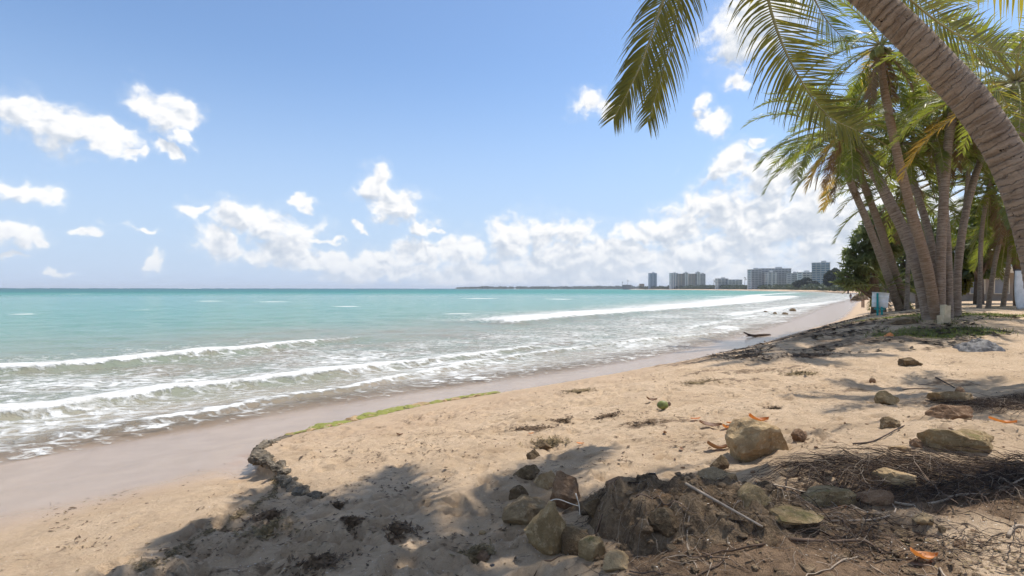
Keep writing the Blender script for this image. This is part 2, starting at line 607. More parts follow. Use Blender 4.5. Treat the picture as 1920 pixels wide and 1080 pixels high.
def ground_fun(x, y):
    z, d = land(x, y)
    near = np.exp(-np.clip(y - 10, 0, None) / 25) * (y > -3)
    dry = smooth(3.6, 5.8, d + .5 * gnoise(x * .6, y * .6, 5))
    sd, ar = polyline_dist(x, y, LEDGE)
    slab = smooth(0.0, .3, -sd) * (x < 20) * (y < 30)
    loose = np.clip(np.maximum(dry, slab * smooth(2.0, 3.5, d)), 0, 1)
    z = z + near * loose * (fbm(x * .9, y * .9, 3, 11) * .07 + fbm(x * 4.2, y * 4.2, 3, 15) * .028 + np.abs(fbm(x * 11, y * 11, 2, 25)) * .018)
    z = z + near * (1 - loose) * gnoise(x * .5, y * .5, 31) * .012
    z = z + stamp(x, y) * loose * (d > 3.0)
    soil = smooth(.25, .75, .55 + fbm(x * .8, y * .8, 3, 41) * .7 + .9 * np.exp(-(((x - 1.3) / .95) ** 2 + ((y - 3.0) / .75) ** 2) ** 2)
                  + 1.0 * np.exp(-(((x - 3.1) / 1.1) ** 2 + ((y - 3.75) / .4) ** 2)) + .8 * np.exp(-(((x - 6.4) / 1.5) ** 2 + ((y - 6.5) / .7) ** 2)) + .45 * smooth(.8, 1.6, x) * smooth(4.3, 3.4, y) - .75)
    weed = smooth(.12, .5, fbm(x * .35, y * .9, 3, 51) + .75 * np.exp(-(((x - 9) / 4.2) ** 2 + ((y - 15.5) / 4.0) ** 2)) + .25 * smooth(20, 30, y) * smooth(4, 7, d) - .18) * loose
    grass = (smooth(.35, .7, 1.0 * np.exp(-(((x - 10.6) / 2.3) ** 2 + ((y - 13.0) / .9) ** 2)) + 1.0 * np.exp(-(((x - 13.4) / 2.2) ** 2 + ((y - 18.3) / 2.0) ** 2)) + .7 * np.exp(-(((x - 12.7) / 3.3) ** 2 + ((y - 15.3) / 1.6) ** 2)) - .16
             + .8 * np.exp(-(((x - 17.5) / 2.0) ** 2 + ((y - 17.0) / 1.2) ** 2)) + fbm(x * .8, y * .8, 3, 61) * .45))
    grass = np.maximum(grass, smooth(26, 40, d + 4 * gnoise(x / 9, y / 9, 63)) * smooth(60, 140, y))
    return z, {'inland': d, 'soil': soil, 'weed': weed, 'grass': grass, 'loose': loose, 'slab': slab * smooth(1.0, 2.2, d)}


gx = graded(-5.4, 6.6, .03, 1.05, -9000, 9000)
gy = graded(2.4, 8.5, .028, 1.03, -60, 15000)
ground_me = grid_mesh('beach', gx, gy, ground_fun, attrs=['inland', 'soil', 'weed', 'grass', 'loose', 'slab'])

m, t = material('sand')
pos = t.n('ShaderNodeNewGeometry').outputs['Position']


def attr(t, name):
    return t.n('ShaderNodeAttribute', {'attribute_name': name}).outputs['Fac']


inl, soil, weed, grass, loose = (attr(t, k) for k in ('inland', 'soil', 'weed', 'grass', 'loose'))
n1 = t.noise(pos, 1.3, 5, 0.6)
n2 = t.noise(pos, 14, 5, 0.7)
n3 = t.noise(pos, 130, 3, 0.75)
n4 = t.noise(pos, 420, 2, 0.7)
dryc = t.mix(t.step(n1, .3, .7), (.50, .36, .225), (.61, .455, .30))
dryc = t.mix(t.step(n2, .35, .75, 0, .45), dryc, (.44, .30, .19))
dryc = t.mix(t.step(n3, .56, .72, 0, .6), dryc, (.30, .20, .125))      # dark grains
dryc = t.mix(t.step(n4, .60, .72, 0, .55), dryc, (.80, .70, .58))     # shell chips
wetc = t.mix(t.step(n1, .3, .7), (.305, .212, .137), (.355, .252, .168))
wetc = t.mix(t.step(n3, .5, .8, 0, .3), wetc, (.22, .15, .11))
edge = t.m('MULTIPLY_ADD', t.m('SUBTRACT', t.noise(pos, .55, 5, .55), .5), 1.5, inl)
hgt = t.m('MULTIPLY_ADD', t.m('SUBTRACT', t.noise(pos, .55, 5, .55), .5), .16, t.n('ShaderNodeSeparateXYZ', Vector=pos).outputs[2])
wet = t.m('MULTIPLY', t.step(hgt, .33, .50, 1, 0), t.m('SUBTRACT', 1.0, attr(t, 'slab')))
firm = t.step(edge, 3.2, 5.5, 1, 0)
c = t.mix(t.m('MULTIPLY', firm, .45), dryc, (.46, .325, .215))
c = t.mix(wet, c, wetc)
soilc = t.mix(t.step(n2, .3, .7), (.13, .083, .05), (.27, .18, .11))
sf = t.m('MULTIPLY', soil, t.step(t.m('ADD', t.noise(pos, 5, 6, .65), t.m('MULTIPLY', soil, .35)), .45, .75), clamp=True)
c = t.mix(sf, c, soilc)
# trails of dark sea-weed crumbs
wv = t.noise(t.vm('MULTIPLY', pos, (1, 1.6, 1)), 5.0, 8, .72)
wl = t.noise(t.vm('MULTIPLY', pos, (1, 1.5, 1)), .9, 3, .6)
wfac = t.m('MAXIMUM', t.step(t.m('ADD', wv, t.m('MULTIPLY', weed, .22)), .61, .72), t.step(t.m('ADD', t.noise(t.vm('MULTIPLY', pos, (1, 1.7, 1)), 16, 6, .72), t.m('MULTIPLY', t.m('SUBTRACT', wl, .5), .55)), .60, .70, 0, .85))
c = t.mix(t.m('MULTIPLY', wfac, t.m('MULTIPLY', loose, .78)), c, (.15, .10, .06))
gcol = t.mix(t.step(n2, .3, .7), (.11, .12, .035), (.21, .20, .075))
gf = t.m('MULTIPLY', t.step(t.m('ADD', t.noise(pos, 3.5, 7, .7), t.m('MULTIPLY', t.m('SUBTRACT', grass, .5), .55)), .44, .6), grass)
c = t.mix(gf, c, gcol)
h = t.m('ADD', t.m('MULTIPLY', n2, .8), t.m('ADD', t.m('MULTIPLY', n3, .25), t.m('MULTIPLY', n4, .10)))
h = t.m('MULTIPLY', h, t.m('SUBTRACT', 1.0, t.m('MULTIPLY', wet, .96)))
nrm = t.bump(h, 1.0, .05)
rough = t.m('MULTIPLY_ADD', wet, -.74, .95)
b = t.n('ShaderNodeBsdfPrincipled', Base_Color=c, Roughness=rough, Normal=nrm)
b.inputs['Specular IOR Level'].default_value = 0.25
t.t.links.new(t.m('MULTIPLY_ADD', wet, .10, .18), b.inputs['Specular IOR Level'])
t.n('ShaderNodeOutputMaterial', Surface=b.outputs[0])
tag(link('beach', ground_me, m), kind='structure')
# ------------------------------------------------------------------ sea
WA = [(-90, -8), (-40, 6), (-15.5, 15.9), (-12.6, 18.8), (-10, 22.4), (-7.6, 28.5), (-5.6, 31)]                 # outer breaker, left
WA2 = [(-.5, 38), (.6, 40.5), (5, 47), (13, 57), (26, 74), (45, 100), (78, 152), (100, 190)]                       # long breaker, right
WB = [(-60, -14), (-20, 3.5), (-10.2, 10.2), (-8.5, 12.8), (-5.4, 16.1), (-2.2, 19.4), (2.2, 24.5), (4, 27)]       # second line
WC = [(-9, 8.3), (-6.7, 10.6), (-4.7, 12.9), (-1.2, 18.6), (1.8, 22.0), (5.6, 26), (12, 30.6), (17, 37)]             # last small wave
WD = [(-13.5, 2.8), (-9.3, 6.6), (-7.0, 9.0), (-5.0, 10.9), (-3.2, 12.8), (-1.0, 14.9), (2, 17.6), (6.5, 22), (12, 28.5)]   # edge of the swash
# crest, height, width of the face, trail of foam, foam strength
WE = [(20, 50), (29, 61), (39, 75), (60, 100), (76, 122)]          # broken rows further along the beach
WF = [(40, 96), (62, 134), (92, 205), (150, 290), (200, 370)]
WG = [(10, 33), (16, 41), (24, 52), (34, 66)]
WAVES = [(chaikin(WA), .30, .85, 4.2, .92), (chaikin(WA2), .42, 1.7, 4.5, 1.1), (chaikin(WB), .22, .60, 3.0, .85),
         (chaikin(WC), .10, .40, 1.6, .62), (chaikin(WD), .02, .35, 1.4, .30),
         (chaikin(WE), .20, 1.0, 4.0, .9), (chaikin(WF), .35, 2.6, 8.0, 1.0), (chaikin(WG), .08, .5, 1.8, .7)]


def sea_fun(x, y):
    zl, d = land(x, y)
    off = -d
    z = np.zeros_like(x)
    dist = np.hypot(x, y)
    foam = np.zeros_like(x)
    shade = np.zeros_like(x)
    for i, (cr, hgt, wid, trail, fs) in enumerate(WAVES):
        wx = x + .35 * gnoise(x * .35, y * .35, 70 + i) + .10 * gnoise(x * 1.4, y * 1.4, 75 + i)
        wy = y + .35 * gnoise(x * .35, y * .35, 80 + i) + .10 * gnoise(x * 1.4, y * 1.4, 85 + i)
        sd, ar = polyline_dist(wx, wy, cr)          # positive = landward
        L = sum(math.dist(a, b) for a, b in zip(cr[:-1], cr[1:]))
        endf = smooth(0, 3, ar) * smooth(0, 20 if i == 1 else .12 * L, L - ar)
        k = endf * (.92 + .4 * gnoise(ar * .22, ar * 0 + i * 3.3, 90))
        scale = np.clip(dist / 30, 1, 4) if i == 1 else 1.0
        front = np.exp(-np.clip(sd, 0, None) ** 2 / (wid * .45 * scale) ** 2)
        back = np.exp(-np.clip(-sd, 0, None) ** 2 / (wid * 1.9 * scale) ** 2)
        z += hgt * k * np.where(sd > 0, front, back)
        f_front = smooth(.55 * wid * scale, .05 * wid, sd)
        f_trail = np.exp(-np.clip(-sd - .25 * wid * scale, 0, None) / (trail * scale))
        foam = np.maximum(foam, fs * k * f_front * np.where(sd > -.45 * wid * scale, 1.0, .72 * f_trail))
    # lace between the breakers
    band = smooth(-.7, .9, off) * smooth(18, 9, off + 3 * gnoise(x * .12, y * .12, 95)) * (y > 0)
    foam = np.maximum(foam, band * (.35 + .22 * gnoise(x * .25, y * .25, 96)))
    # small breaking caps out at sea
    def cap(px, py, ln, wd):
        p = spot(px, py, 1); Y = 2.55 / ((py - 541.5) / F)
        X = (px - 960) / F * Y
        return np.exp(-((x - X) / ln) ** 2 - ((y - Y) / wd) ** 2)
    for (px, py, ln, wd) in ((38, 590, 1.1, .7), (393, 566, 2.3, 2.2), (510, 567, 4, 1.6), (150, 553, 4, 5), (262, 583, 1.2, .7), (860, 588, 1.5, 1.0),
                             (900, 560, 5, 3), (1352, 556, 4, 5), (1050, 561, 4, 3), (650, 575, 2, 1.2)):
        foam = np.maximum(foam, .95 * cap(px, py, ln, wd)); z += .06 * cap(px, py, ln, wd)
    # splash over a stone that lies awash near the far end of the beach
    foam = np.maximum(foam, 1.1 * cap(1362, 614, .75, 1.0)); z += .16 * cap(1362, 613, .55, .8)
    # swell and chop
    fade = smooth(.5, 6, off)
    z += fade * (fbm(x * .22 + y * .1, y * .45, 3, 101) * .10 + fbm(x * 1.1, y * 1.6, 2, 105) * .022) * np.exp(-dist / 400)
    # murky, stirred-up sand
    mud = smooth(36, 7, off + 5 * fbm(x * .05, y * .07, 3, 111) + 4 * smooth(0, 25, -x))
    keepm = (off > -1.6).astype(float)
    z = z - .02 * smooth(.6, -1.0, off)
    return z, {'off': off, 'foam': foam, 'mud': mud, 'keep': keepm}


sx = graded(-14, 7, .065, 1.045, -16000, 9000)
sy = graded(7, 19, .06, 1.025, -30, 16000)
sea_me = grid_mesh('sea', sx, sy, sea_fun, keep='keep', attrs=['off', 'foam', 'mud'])
m, t = material('sea_water')
pos = t.n('ShaderNodeNewGeometry').outputs['Position']
off, foam, mud = (attr(t, k) for k in ('off', 'foam', 'mud'))
lg = t.m('LOGARITHM', t.m('MAXIMUM', off, 1.0), 10.0)
big = t.noise(t.vm('MULTIPLY', pos, (.35, 1.0, 1)), .018, 4, .6)
lgn = t.m('ADD', lg, t.m('MULTIPLY', t.m('SUBTRACT', big, .5), .55))
deep = t.ramp(t.m('DIVIDE', lgn, 4.0), [(0, (.27, .255, .185)), (.22, (.235, .25, .185)), (.33, (.145, .245, .18)), (.42, (.082, .235, .175)), (.54, (.055, .22, .172)),
                                          (.62, (.038, .19, .158)), (.68, (.016, .115, .118)), (.76, (.009, .075, .09)), (1, (.008, .065, .085))])
murk = t.mix(t.step(t.noise(pos, .5, 4, .6), .35, .65), (.255, .215, .155), (.215, .235, .175))
col = t.mix(t.m('MULTIPLY', mud, t.step(t.noise(pos, .12, 4, .6), .3, .6, .45, 1)), deep, murk)
col = t.mix(t.step(off, 0, 4.5, .85, 0), col, (.46, .365, .255))     # stirred sand in the last shallow metres
# waves as fine relief
w1 = t.noise(t.vm('MULTIPLY', pos, (.8, 1.5, 1)), 1.1, 5, .6, .4)
w2 = t.noise(t.vm('MULTIPLY', pos, (.7, 1.4, 1)), 5.5, 4, .6, .3)
w3 = t.noise(t.vm('MULTIPLY', pos, (.4, 1.0, 1)), .12, 5, .6)
far = t.step(t.vm('LENGTH', pos), 25, 400)
hh = t.m('ADD', t.m('ADD', t.m('MULTIPLY', w1, .22), t.m('MULTIPLY', w2, .065)), t.m('MULTIPLY', t.m('MULTIPLY', w3, 1.2), far))
hh = t.m('MULTIPLY', hh, t.step(off, -.5, 6.0, .10, 1))       # thin water over the sand lies nearly flat
nrm = t.bump(hh, .9, .75)
# foam: lace of bubbles
fp = t.vm('MULTIPLY_ADD', t.n('ShaderNodeTexNoise', Vector=pos, Scale=1.6, Detail=4.0).outputs['Color'], (.55, .55, 0), pos)
fp = t.vm('MULTIPLY', fp, (.75, 1.25, 1))
vor = t.n('ShaderNodeTexVoronoi', {'feature': 'DISTANCE_TO_EDGE'}, Vector=fp, Scale=2.3, Detail=2.0, Roughness=.6).outputs['Distance']
lace = t.step(vor, 0.0, .16, 1, 0)
fn = t.noise(fp, 3.2, 8, .72)
fn2 = t.noise(fp, .8, 4, .6)
pat = t.m('ADD', t.m('ADD', t.m('MULTIPLY', lace, .26), t.m('MULTIPLY', fn, 1.0)), t.m('MULTIPLY', fn2, .45))
ff = t.step(t.m('ADD', foam, pat), 1.12, 1.50)
ff = t.m('MULTIPLY', ff, t.step(foam, .04, .22))
fcol = t.mix(t.step(fn, .3, .7), (.52, .51, .47), (.76, .76, .73))
c = t.mix(ff, col, fcol)
alpha = t.step(t.m('ADD', off, t.m('MULTIPLY', t.m('SUBTRACT', fn2, .5), 1.2)), -.6, 2.6, .0, 1)
alpha = t.m('MAXIMUM', alpha, ff)
nr2 = t.bump(t.m('MULTIPLY', ff, t.m('ADD', fn, .4)), .6, .10, nrm)
b = t.n('ShaderNodeBsdfPrincipled', Base_Color=c, Roughness=t.m('MAXIMUM', t.m('MULTIPLY_ADD', ff, .6, .14), t.m('MULTIPLY', far, .38)), Normal=nr2, IOR=1.33, Alpha=alpha)
t.t.links.new(t.m('ADD', t.m('MULTIPLY_ADD', ff, -.1, .17), t.step(off, .5, 5.0, .22, 0)), b.inputs['Specular IOR Level'])
t.n('ShaderNodeOutputMaterial', Surface=b.outputs[0])
tag(link('sea', sea_me, m), kind='structure')
# surf out on the reef
mb = MB()
rr = random.Random(5)
for i in range(46):
    X = rr.uniform(-2600, 300) ; Y = rr.uniform(2300, 2700)
    L = rr.uniform(8, 46)
    n = 6
    prev = [(X + L * k / n, Y + rr.uniform(-3, 3), -.2 + (1.5 * rr.random() ** 1.5 + .2) * math.sin(math.pi * (k + .5) / (n + 1))) for k in range(n + 1)]
    base = [(p[0], p[1] - 6, -.3) for p in prev]
    back = [(p[0], p[1] + 8, -.3) for p in prev]
    mb.add(base + prev + back, [(k, k + 1, n + 2 + k, n + 1 + k) for k in range(n)] + [(n + 1 + k, n + 2 + k, 2 * n + 3 + k, 2 * n + 2 + k) for k in range(n)])
foam_m = simple('surf_foam', (.8, .8, .78), .9, .1, .3)
tag(mb.build('reef_surf', foam_m, smooth_=True), 'line of white surf breaking on the reef at the horizon', 'surf', kind='stuff')
# ------------------------------------------------------------------ palm materials
def leaf_material(name, c1, c2, trans, tint, rough=.42):
    m, t = material(name)
    co = t.n('ShaderNodeTexCoord').outputs['Object']
    rnd = t.n('ShaderNodeObjectInfo').outputs['Random']
    f = t.noise(co, 2.2, 4, .6)
    f2 = t.m('ADD', t.m('MULTIPLY', f, .75), t.m('MULTIPLY', rnd, .3))
    c = t.mix(t.step(f2, .3, .8), c1, c2)
    b = t.n('ShaderNodeBsdfPrincipled', Base_Color=c, Roughness=rough)
    b.inputs['Specular IOR Level'].default_value = .4
    tr = t.n('ShaderNodeBsdfTranslucent', Color=t.mix(t.step(f2, .3, .8), tint, tuple(min(1, q * 1.25) for q in tint)))
    mx = t.n('ShaderNodeMixShader', i0=trans, i1=b.outputs[0], i2=tr.outputs[0])
    t.n('ShaderNodeOutputMaterial', Surface=mx.outputs[0])
    return m


LEAF_NEAR = leaf_material('palm_leaf_near', (.045, .065, .018), (.11, .12, .03), .33, (.50, .42, .04))
LEAF_GREEN = leaf_material('palm_leaf_green', (.030, .052, .014), (.088, .112, .03), .36, (.33, .36, .04))
LEAF_GOLD = leaf_material('palm_leaf_golden', (.16, .13, .03), (.34, .20, .04), .45, (.60, .36, .05))
LEAF_DEAD = leaf_material('palm_leaf_dead', (.13, .085, .045), (.25, .17, .095), .15, (.28, .16, .07), .8)
RACHIS = simple('palm_rachis', (.30, .27, .12), .5, .25, 8)
RACHIS_DEAD = simple('palm_rachis_dead', (.26, .17, .09), .8, .25, 8)

m, t = material('palm_bark')
co = t.n('ShaderNodeTexCoord').outputs['UV']
pos = t.n('ShaderNodeNewGeometry').outputs['Position']
rnd = t.n('ShaderNodeObjectInfo').outputs['Random']
sepu = t.n('ShaderNodeSeparateXYZ', Vector=co)
ringn = t.noise(t.vm('MULTIPLY', co, (3.0, 24.0, 1)), 1.0, 4, .6)
fine = t.noise(t.vm('MULTIPLY', co, (30, 9, 1)), 1.6, 5, .7)
blot = t.noise(pos, 2.4, 5, .6)
base = t.mix(t.step(ringn, .35, .65), (.205, .15, .107), (.35, .28, .215))
base = t.mix(t.step(fine, .5, .75, 0, .5), base, (.11, .082, .06))
uo = t.m('MULTIPLY', sepu.outputs[0], 6.2832)
sc = t.m('FRACT', t.m('DIVIDE', t.m('ADD', sepu.outputs[1], t.m('ADD', t.m('MULTIPLY', t.m('SINE', uo), .018), t.m('MULTIPLY', t.m('SUBTRACT', t.noise(t.vm('MULTIPLY', co, (4, 7, 1)), 1.0, 5, .65), .5), .13))), .062))
scar = t.m('MULTIPLY', t.step(sc, .80, .95), t.step(sc, .95, 1.0, 1, 0))
base = t.mix(t.m('MULTIPLY', scar, t.m('MULTIPLY', t.step(fine, .35, .65, .05, .6), t.step(blot, .35, .6, .2, 1))), base, (.09, .067, .05))
base = t.mix(t.step(blot, .5, .72, 0, .55), base, (.33, .275, .23))
base = t.mix(t.m('MULTIPLY', t.step(rnd, .55, .9), .4), base, (.30, .17, .08))
# dark cracks and knot holes
crk = t.noise(t.vm('MULTIPLY', co, (9, 15, 1)), 1.0, 3, .6)
base = t.mix(t.step(crk, .665, .70, 0, .9), base, (.03, .02, .016))
b = t.n('ShaderNodeBsdfPrincipled', Base_Color=base, Roughness=.9, Normal=t.bump(t.m('ADD', t.m('MULTIPLY', ringn, .7), t.m('SUBTRACT', t.m('MULTIPLY', fine, .5), t.m('ADD', t.step(crk, .67, .73, 0, .8), t.m('MULTIPLY', scar, .7)))), .9, .025))
b.inputs['Specular IOR Level'].default_value = .15
t.n('ShaderNodeOutputMaterial', Surface=b.outputs[0])
BARK = m


def trunk_mesh(name, ctrl, r0, r1, n=20, rows=220, ring=.055, seed=0, flare=.35, amp=.035):
    """tapering palm stem with swollen leaf scars"""
    pts = curve_pts(ctrl, rows)
    rr = random.Random(seed)
    L = [0.0]
    for a, b_ in zip(pts[:-1], pts[1:]):
        L.append(L[-1] + (b_ - a).length)
    tot = L[-1]
    vs, fs, uv = [], [], []
    ax = None
    for i, p in enumerate(pts):
        tdir = (pts[min(i + 1, rows - 1)] - pts[max(i - 1, 0)]).normalized()
        if ax is None:
            ax = tdir.orthogonal().normalized()
        ax = (ax - tdir * ax.dot(tdir)).normalized()
        bx = tdir.cross(ax)
        s = L[i] / tot
        r = r0 + (r1 - r0) * s + r0 * flare * math.exp(-L[i] / .35)
        for k in range(n):
            an = 2 * math.pi * k / n
            wob = mnoise.noise(Vector((math.cos(an) * 1.3 + seed * 7, math.sin(an) * 1.3, L[i] * 2.2)))
            # leaf scars run obliquely round the stem: sharp lower edge
            ph = (L[i] + .018 * math.sin(an + seed) + .02 * wob) / ring
            saw = (ph % 1.0)
            rel = amp * ((1 - saw) ** 1.5 - .4)
            q = r * (1 + rel + .05 * wob + .05 * mnoise.noise(Vector((seed * 3.1, 5.0, L[i] * 1.3))) + .025 * mnoise.noise(Vector((an * .8, seed, L[i] * 7.0))))
            vs.append(p + (ax * math.cos(an) + bx * math.sin(an)) * q)
            uv.append((k / n, L[i]))
    for i in range(rows - 1):
        for k in range(n):
            fs.append((i * n + k, i * n + (k + 1) % n, (i + 1) * n + (k + 1) % n, (i + 1) * n + k))
    fs.append(tuple(range(n - 1, -1, -1)))
    fs.append(tuple((rows - 1) * n + k for k in range(n)))
    me = bpy.data.meshes.new(name)
    me.from_pydata(vs, [], fs)
    me.polygons.foreach_set('use_smooth', [True] * len(fs))
    ul = me.uv_layers.new(name='UVMap')
    data = np.zeros((len(me.loops), 2), np.float32)
    li = np.zeros(len(me.loops), np.int32); me.loops.foreach_get('vertex_index', li)
    uvn = np.array(uv, np.float32)
    data[:] = uvn[li]
    # close the seam
    for p in me.polygons:
        if p.loop_total == 4:
            l = list(p.loop_indices)
            us = data[l, 0]
            if us.max() - us.min() > .5:
                for q in l:
                    if data[q, 0] < .5:
                        data[q, 0] += 1
    ul.data.foreach_set('uv', data.ravel())
    me.update()
    return me


def frond_meshes(name, ctrl, llen, nleaf, seed, width=.028, droop=.9, sweep=.55, start=.12, seg=4, rad=.018, ragged=.12, lift=.25, side_ref=None, asym=None):
    """feather leaf along a curve: returns the meshes of its leaflets and of its midrib"""
    rr = random.Random(seed)
    pts = curve_pts(ctrl, 60)
    mr = MB()
    mr.tube(pts[::3] + [pts[-1]], [rad * (1.35 - 1.2 * i / 20) for i in range(len(pts[::3]) + 1)], 6)
    vs, fs = [], []
    prevS = None
    for i in range(nleaf):
        u = start + (1 - start) * (i + .5) / nleaf
        k = min(u * 59, 58.999)
        a = int(k); f = k - a
        p = pts[a].lerp(pts[a + 1], f)
        T = (pts[min(a + 2, 59)] - pts[max(a - 1, 0)]).normalized()
        S = T.cross(Vector((0, 0, 1))) if side_ref is None else T.cross(Vector(side_ref))
        if S.length < .15 and prevS is not None:
            S = prevS - T * prevS.dot(T)
        S.normalize()
        if prevS is not None and S.dot(prevS) < 0:
            S = -S
        prevS = S
        N = S.cross(T).normalized()
        prof = min(1.0, .35 + 2.6 * (u - start)) * (1 - .62 * max(0, (u - .55) / .45) ** 1.6)
        for sd in (-1, 1):
            if rr.random() < ragged * .5:
                continue
            L = llen * prof * rr.uniform(.8, 1.1) * (1 - (rr.random() < ragged) * rr.uniform(.2, .6))
            dr = droop * rr.uniform(.75, 1.25)
            if asym:
                dr *= asym[0] if sd < 0 else asym[1]
            d = (S * sd * (1 - .25 * u) + T * (sweep + .55 * u + rr.uniform(-.1, .1)) + N * (lift + rr.uniform(-.12, .12))).normalized()
            step = L / seg
            q = p.copy()
            W = width * (.65 + .5 * prof) * rr.uniform(.8, 1.1)
            b0 = len(vs)
            tw = rr.uniform(-.5, .5)
            for s in range(seg + 1):
                g = s / seg
                wv = T - d * T.dot(d)
                if wv.length < 1e-3:
                    wv = d.orthogonal()
                wv.normalize()
                up = d.cross(wv)
                wv = (wv * math.cos(tw) + up * math.sin(tw))
                ww = W * (1 - g ** 1.6) * (.55 if s == 0 else 1.0)
                if s == seg:
                    vs.append(q.copy())
                else:
                    vs.append(q + wv * ww * .5)
                    vs.append(q - wv * ww * .5)
                q = q + d * step
                d = (d + Vector((0, 0, -1)) * dr * step / max(llen, .01) * 1.1 * (0.6 + g) + Vector((rr.uniform(-1, 1), rr.uniform(-1, 1), 0)) * .04).normalized()
            for s in range(seg - 1):
                fs.append((b0 + 2 * s, b0 + 2 * s + 1, b0 + 2 * s + 3, b0 + 2 * s + 2))
            e = b0 + 2 * (seg - 1)
            fs.append((e, e + 1, e + 2))
    me = bpy.data.meshes.new(name)
    me.from_pydata([tuple(v) for v in vs], [], fs)
    me.update()
    return me, mr.mesh(name + '_midrib', True)


def arc_frond(e0, L, bend, side=0.0):
    """midrib leaving the crown at elevation e0 and bending down"""
    p = Vector((0, 0, 0)); out = [p.copy()]
    e = R(e0); n = 7
    for i in range(n):
        p = p + Vector((math.cos(e), side * (i / n) ** 1.5, math.sin(e))) * (L / n)
        e -= R(bend) / n * (.5 + i / n)
        out.append(p.copy())
    return out


# ------------------------------------------------------------------ the leaning palm close by on the right
NP = [(4.62, 3.55, 1.05), (4.42, 3.72, 1.75), spot(1985, 600, 4.0), spot(1952, 470, 4.02), spot(1905, 330, 4.06), spot(1840, 215, 4.12), spot(1755, 115, 4.2),
      spot(1655, 15, 4.3), spot(1545, -85, 4.42), spot(1440, -200, 4.55), spot(1375, -300, 4.65)]
near_palm = empty('palm_tree', (4.62, 3.55, ground_z(4.62, 3.55)), 'big leaning coconut palm in the foreground, thick ringed trunk arching in from the right edge', 'palm tree')


def world_child(name, me, mat, root):
    o = link(name, me, mat, root)
    o.location = -Vector(root.location)
    return o


world_child('trunk', trunk_mesh('near_trunk', NP, .140, .100, 40, 460, .062, 3, .25, .035), BARK, near_palm)
crown = Vector(NP[-1])


def near_frond(ctrl, llen, nleaf, seed, mat=LEAF_NEAR, rm=RACHIS, **k):
    lm, rm_ = frond_meshes('near_frond', ctrl, llen, nleaf, seed, **k)
    o = world_child('frond', lm, mat, near_palm)
    link('midrib', rm_, rm, o)


# fronds that hang into the picture
near_frond([crown, spot(1330, -310, 4.3), spot(1290, -200, 4.1), spot(1262, -60, 4.0), spot(1232, 30, 4.0), spot(1205, 110, 4.0), spot(1178, 170, 4.0), spot(1150, 222, 4.0)],
           .42, 104, 11, width=.0155, droop=1.1, sweep=.75, seg=5, lift=.1, side_ref=(0, -1, .25), rad=.014, ragged=.08)
near_frond([crown, spot(1350, -330, 4.75), spot(1310, -220, 4.6), spot(1290, -80, 4.5), spot(1270, 20, 4.45), spot(1248, 110, 4.4), spot(1230, 175, 4.4), spot(1214, 228, 4.4)],
           .45, 100, 12, width=.016, droop=1.0, sweep=.7, seg=5, lift=.1, side_ref=(.3, -1, .1), rad=.014, ragged=.1)
near_frond([crown, spot(1400, -260, 4.3), spot(1415, -140, 4.15), spot(1440, 0, 4.05), spot(1470, 90, 4.0), spot(1508, 160, 4.0), spot(1552, 215, 4.0), spot(1606, 243, 4.0)],
           .46, 128, 13, width=.0165, droop=.8, sweep=.10, seg=5, lift=.0, side_ref=(0, -1, .1), rad=.014, asym=(.28, 2.2), ragged=.05)
near_frond([crown, spot(1470, -300, 4.6), spot(1560, -180, 4.6), spot(1640, -70, 4.7), spot(1715, 5, 4.8), spot(1790, 60, 4.9), spot(1860, 92, 5.0), spot(1930, 100, 5.1)],
           .55, 124, 14, mat=LEAF_NEAR, width=.017, droop=.6, sweep=.25, seg=5, lift=.0, side_ref=(0, -1, .1), rad=.014, asym=(.5, 1.3))
near_frond([crown, spot(1500, -330, 4.3), spot(1640, -260, 4.2), spot(1770, -160, 4.1), spot(1870, -60, 4.1), spot(1950, 30, 4.1)],
           .6, 90, 15, mat=LEAF_NEAR, width=.016, droop=.8, sweep=.5, seg=5, lift=.0, rad=.014)
near_frond([crown, spot(1430, -270, 5.0), spot(1470, -140, 5.3), spot(1510, -40, 5.5), spot(1545, 30, 5.6), spot(1590, 80, 5.7)],
           .5, 80, 19, mat=LEAF_GREEN, width=.015, droop=.9, sweep=.4, seg=4, lift=.0, side_ref=(0, -1, .1), rad=.014)
near_frond([crown, spot(1480, -250, 5.2), spot(1580, -120, 5.5), spot(1680, -40, 5.8), spot(1770, 30, 6.0), spot(1850, 130, 6.2), spot(1900, 215, 6.3)],
           .6, 80, 20, mat=LEAF_NEAR, width=.018, droop=.9, sweep=.4, seg=4, lift=.0, side_ref=(0, -1, .1), rad=.014)
# the rest of the crown, above the frame, which throws the shade on the sand
for i, (azd, e0, L, bd, sd) in enumerate([(200, 35, 2.5, 75, .1), (165, 15, 2.4, 80, -.1), (235, 20, 3.0, 70, .1), (265, 40, 2.9, 80, 0), (300, 15, 2.8, 75, .1), (130, 30, 2.8, 70, 0), (95, 45, 2.7, 80, .1),
                                           (185, 60, 2.7, 90, 0), (60, 20, 2.6, 70, 0), (330, 45, 2.7, 80, 0), (20, 30, 2.6, 80, 0), (215, 0, 2.5, 60, 0), (285, 65, 2.4, 80, 0), (250, -5, 2.8, 45, 0), (180, -12, 2.2, 50, 0), (210, 48, 2.6, 85, .1), (225, -8, 2.7, 50, .1), (195, 18, 2.5, 70, 0), (245, 30, 2.9, 70, 0), (275, 10, 2.8, 60, 0)]):
    ca, sa = math.cos(R(azd)), math.sin(R(azd))
    ctrl = [crown + Vector((p.x * ca - p.y * sa, p.x * sa + p.y * ca, p.z)) for p in arc_frond(e0, L, bd, sd)]
    near_frond(ctrl, .72, 90, 30 + i, width=.060, droop=.9, seg=4)
mbx = MB()
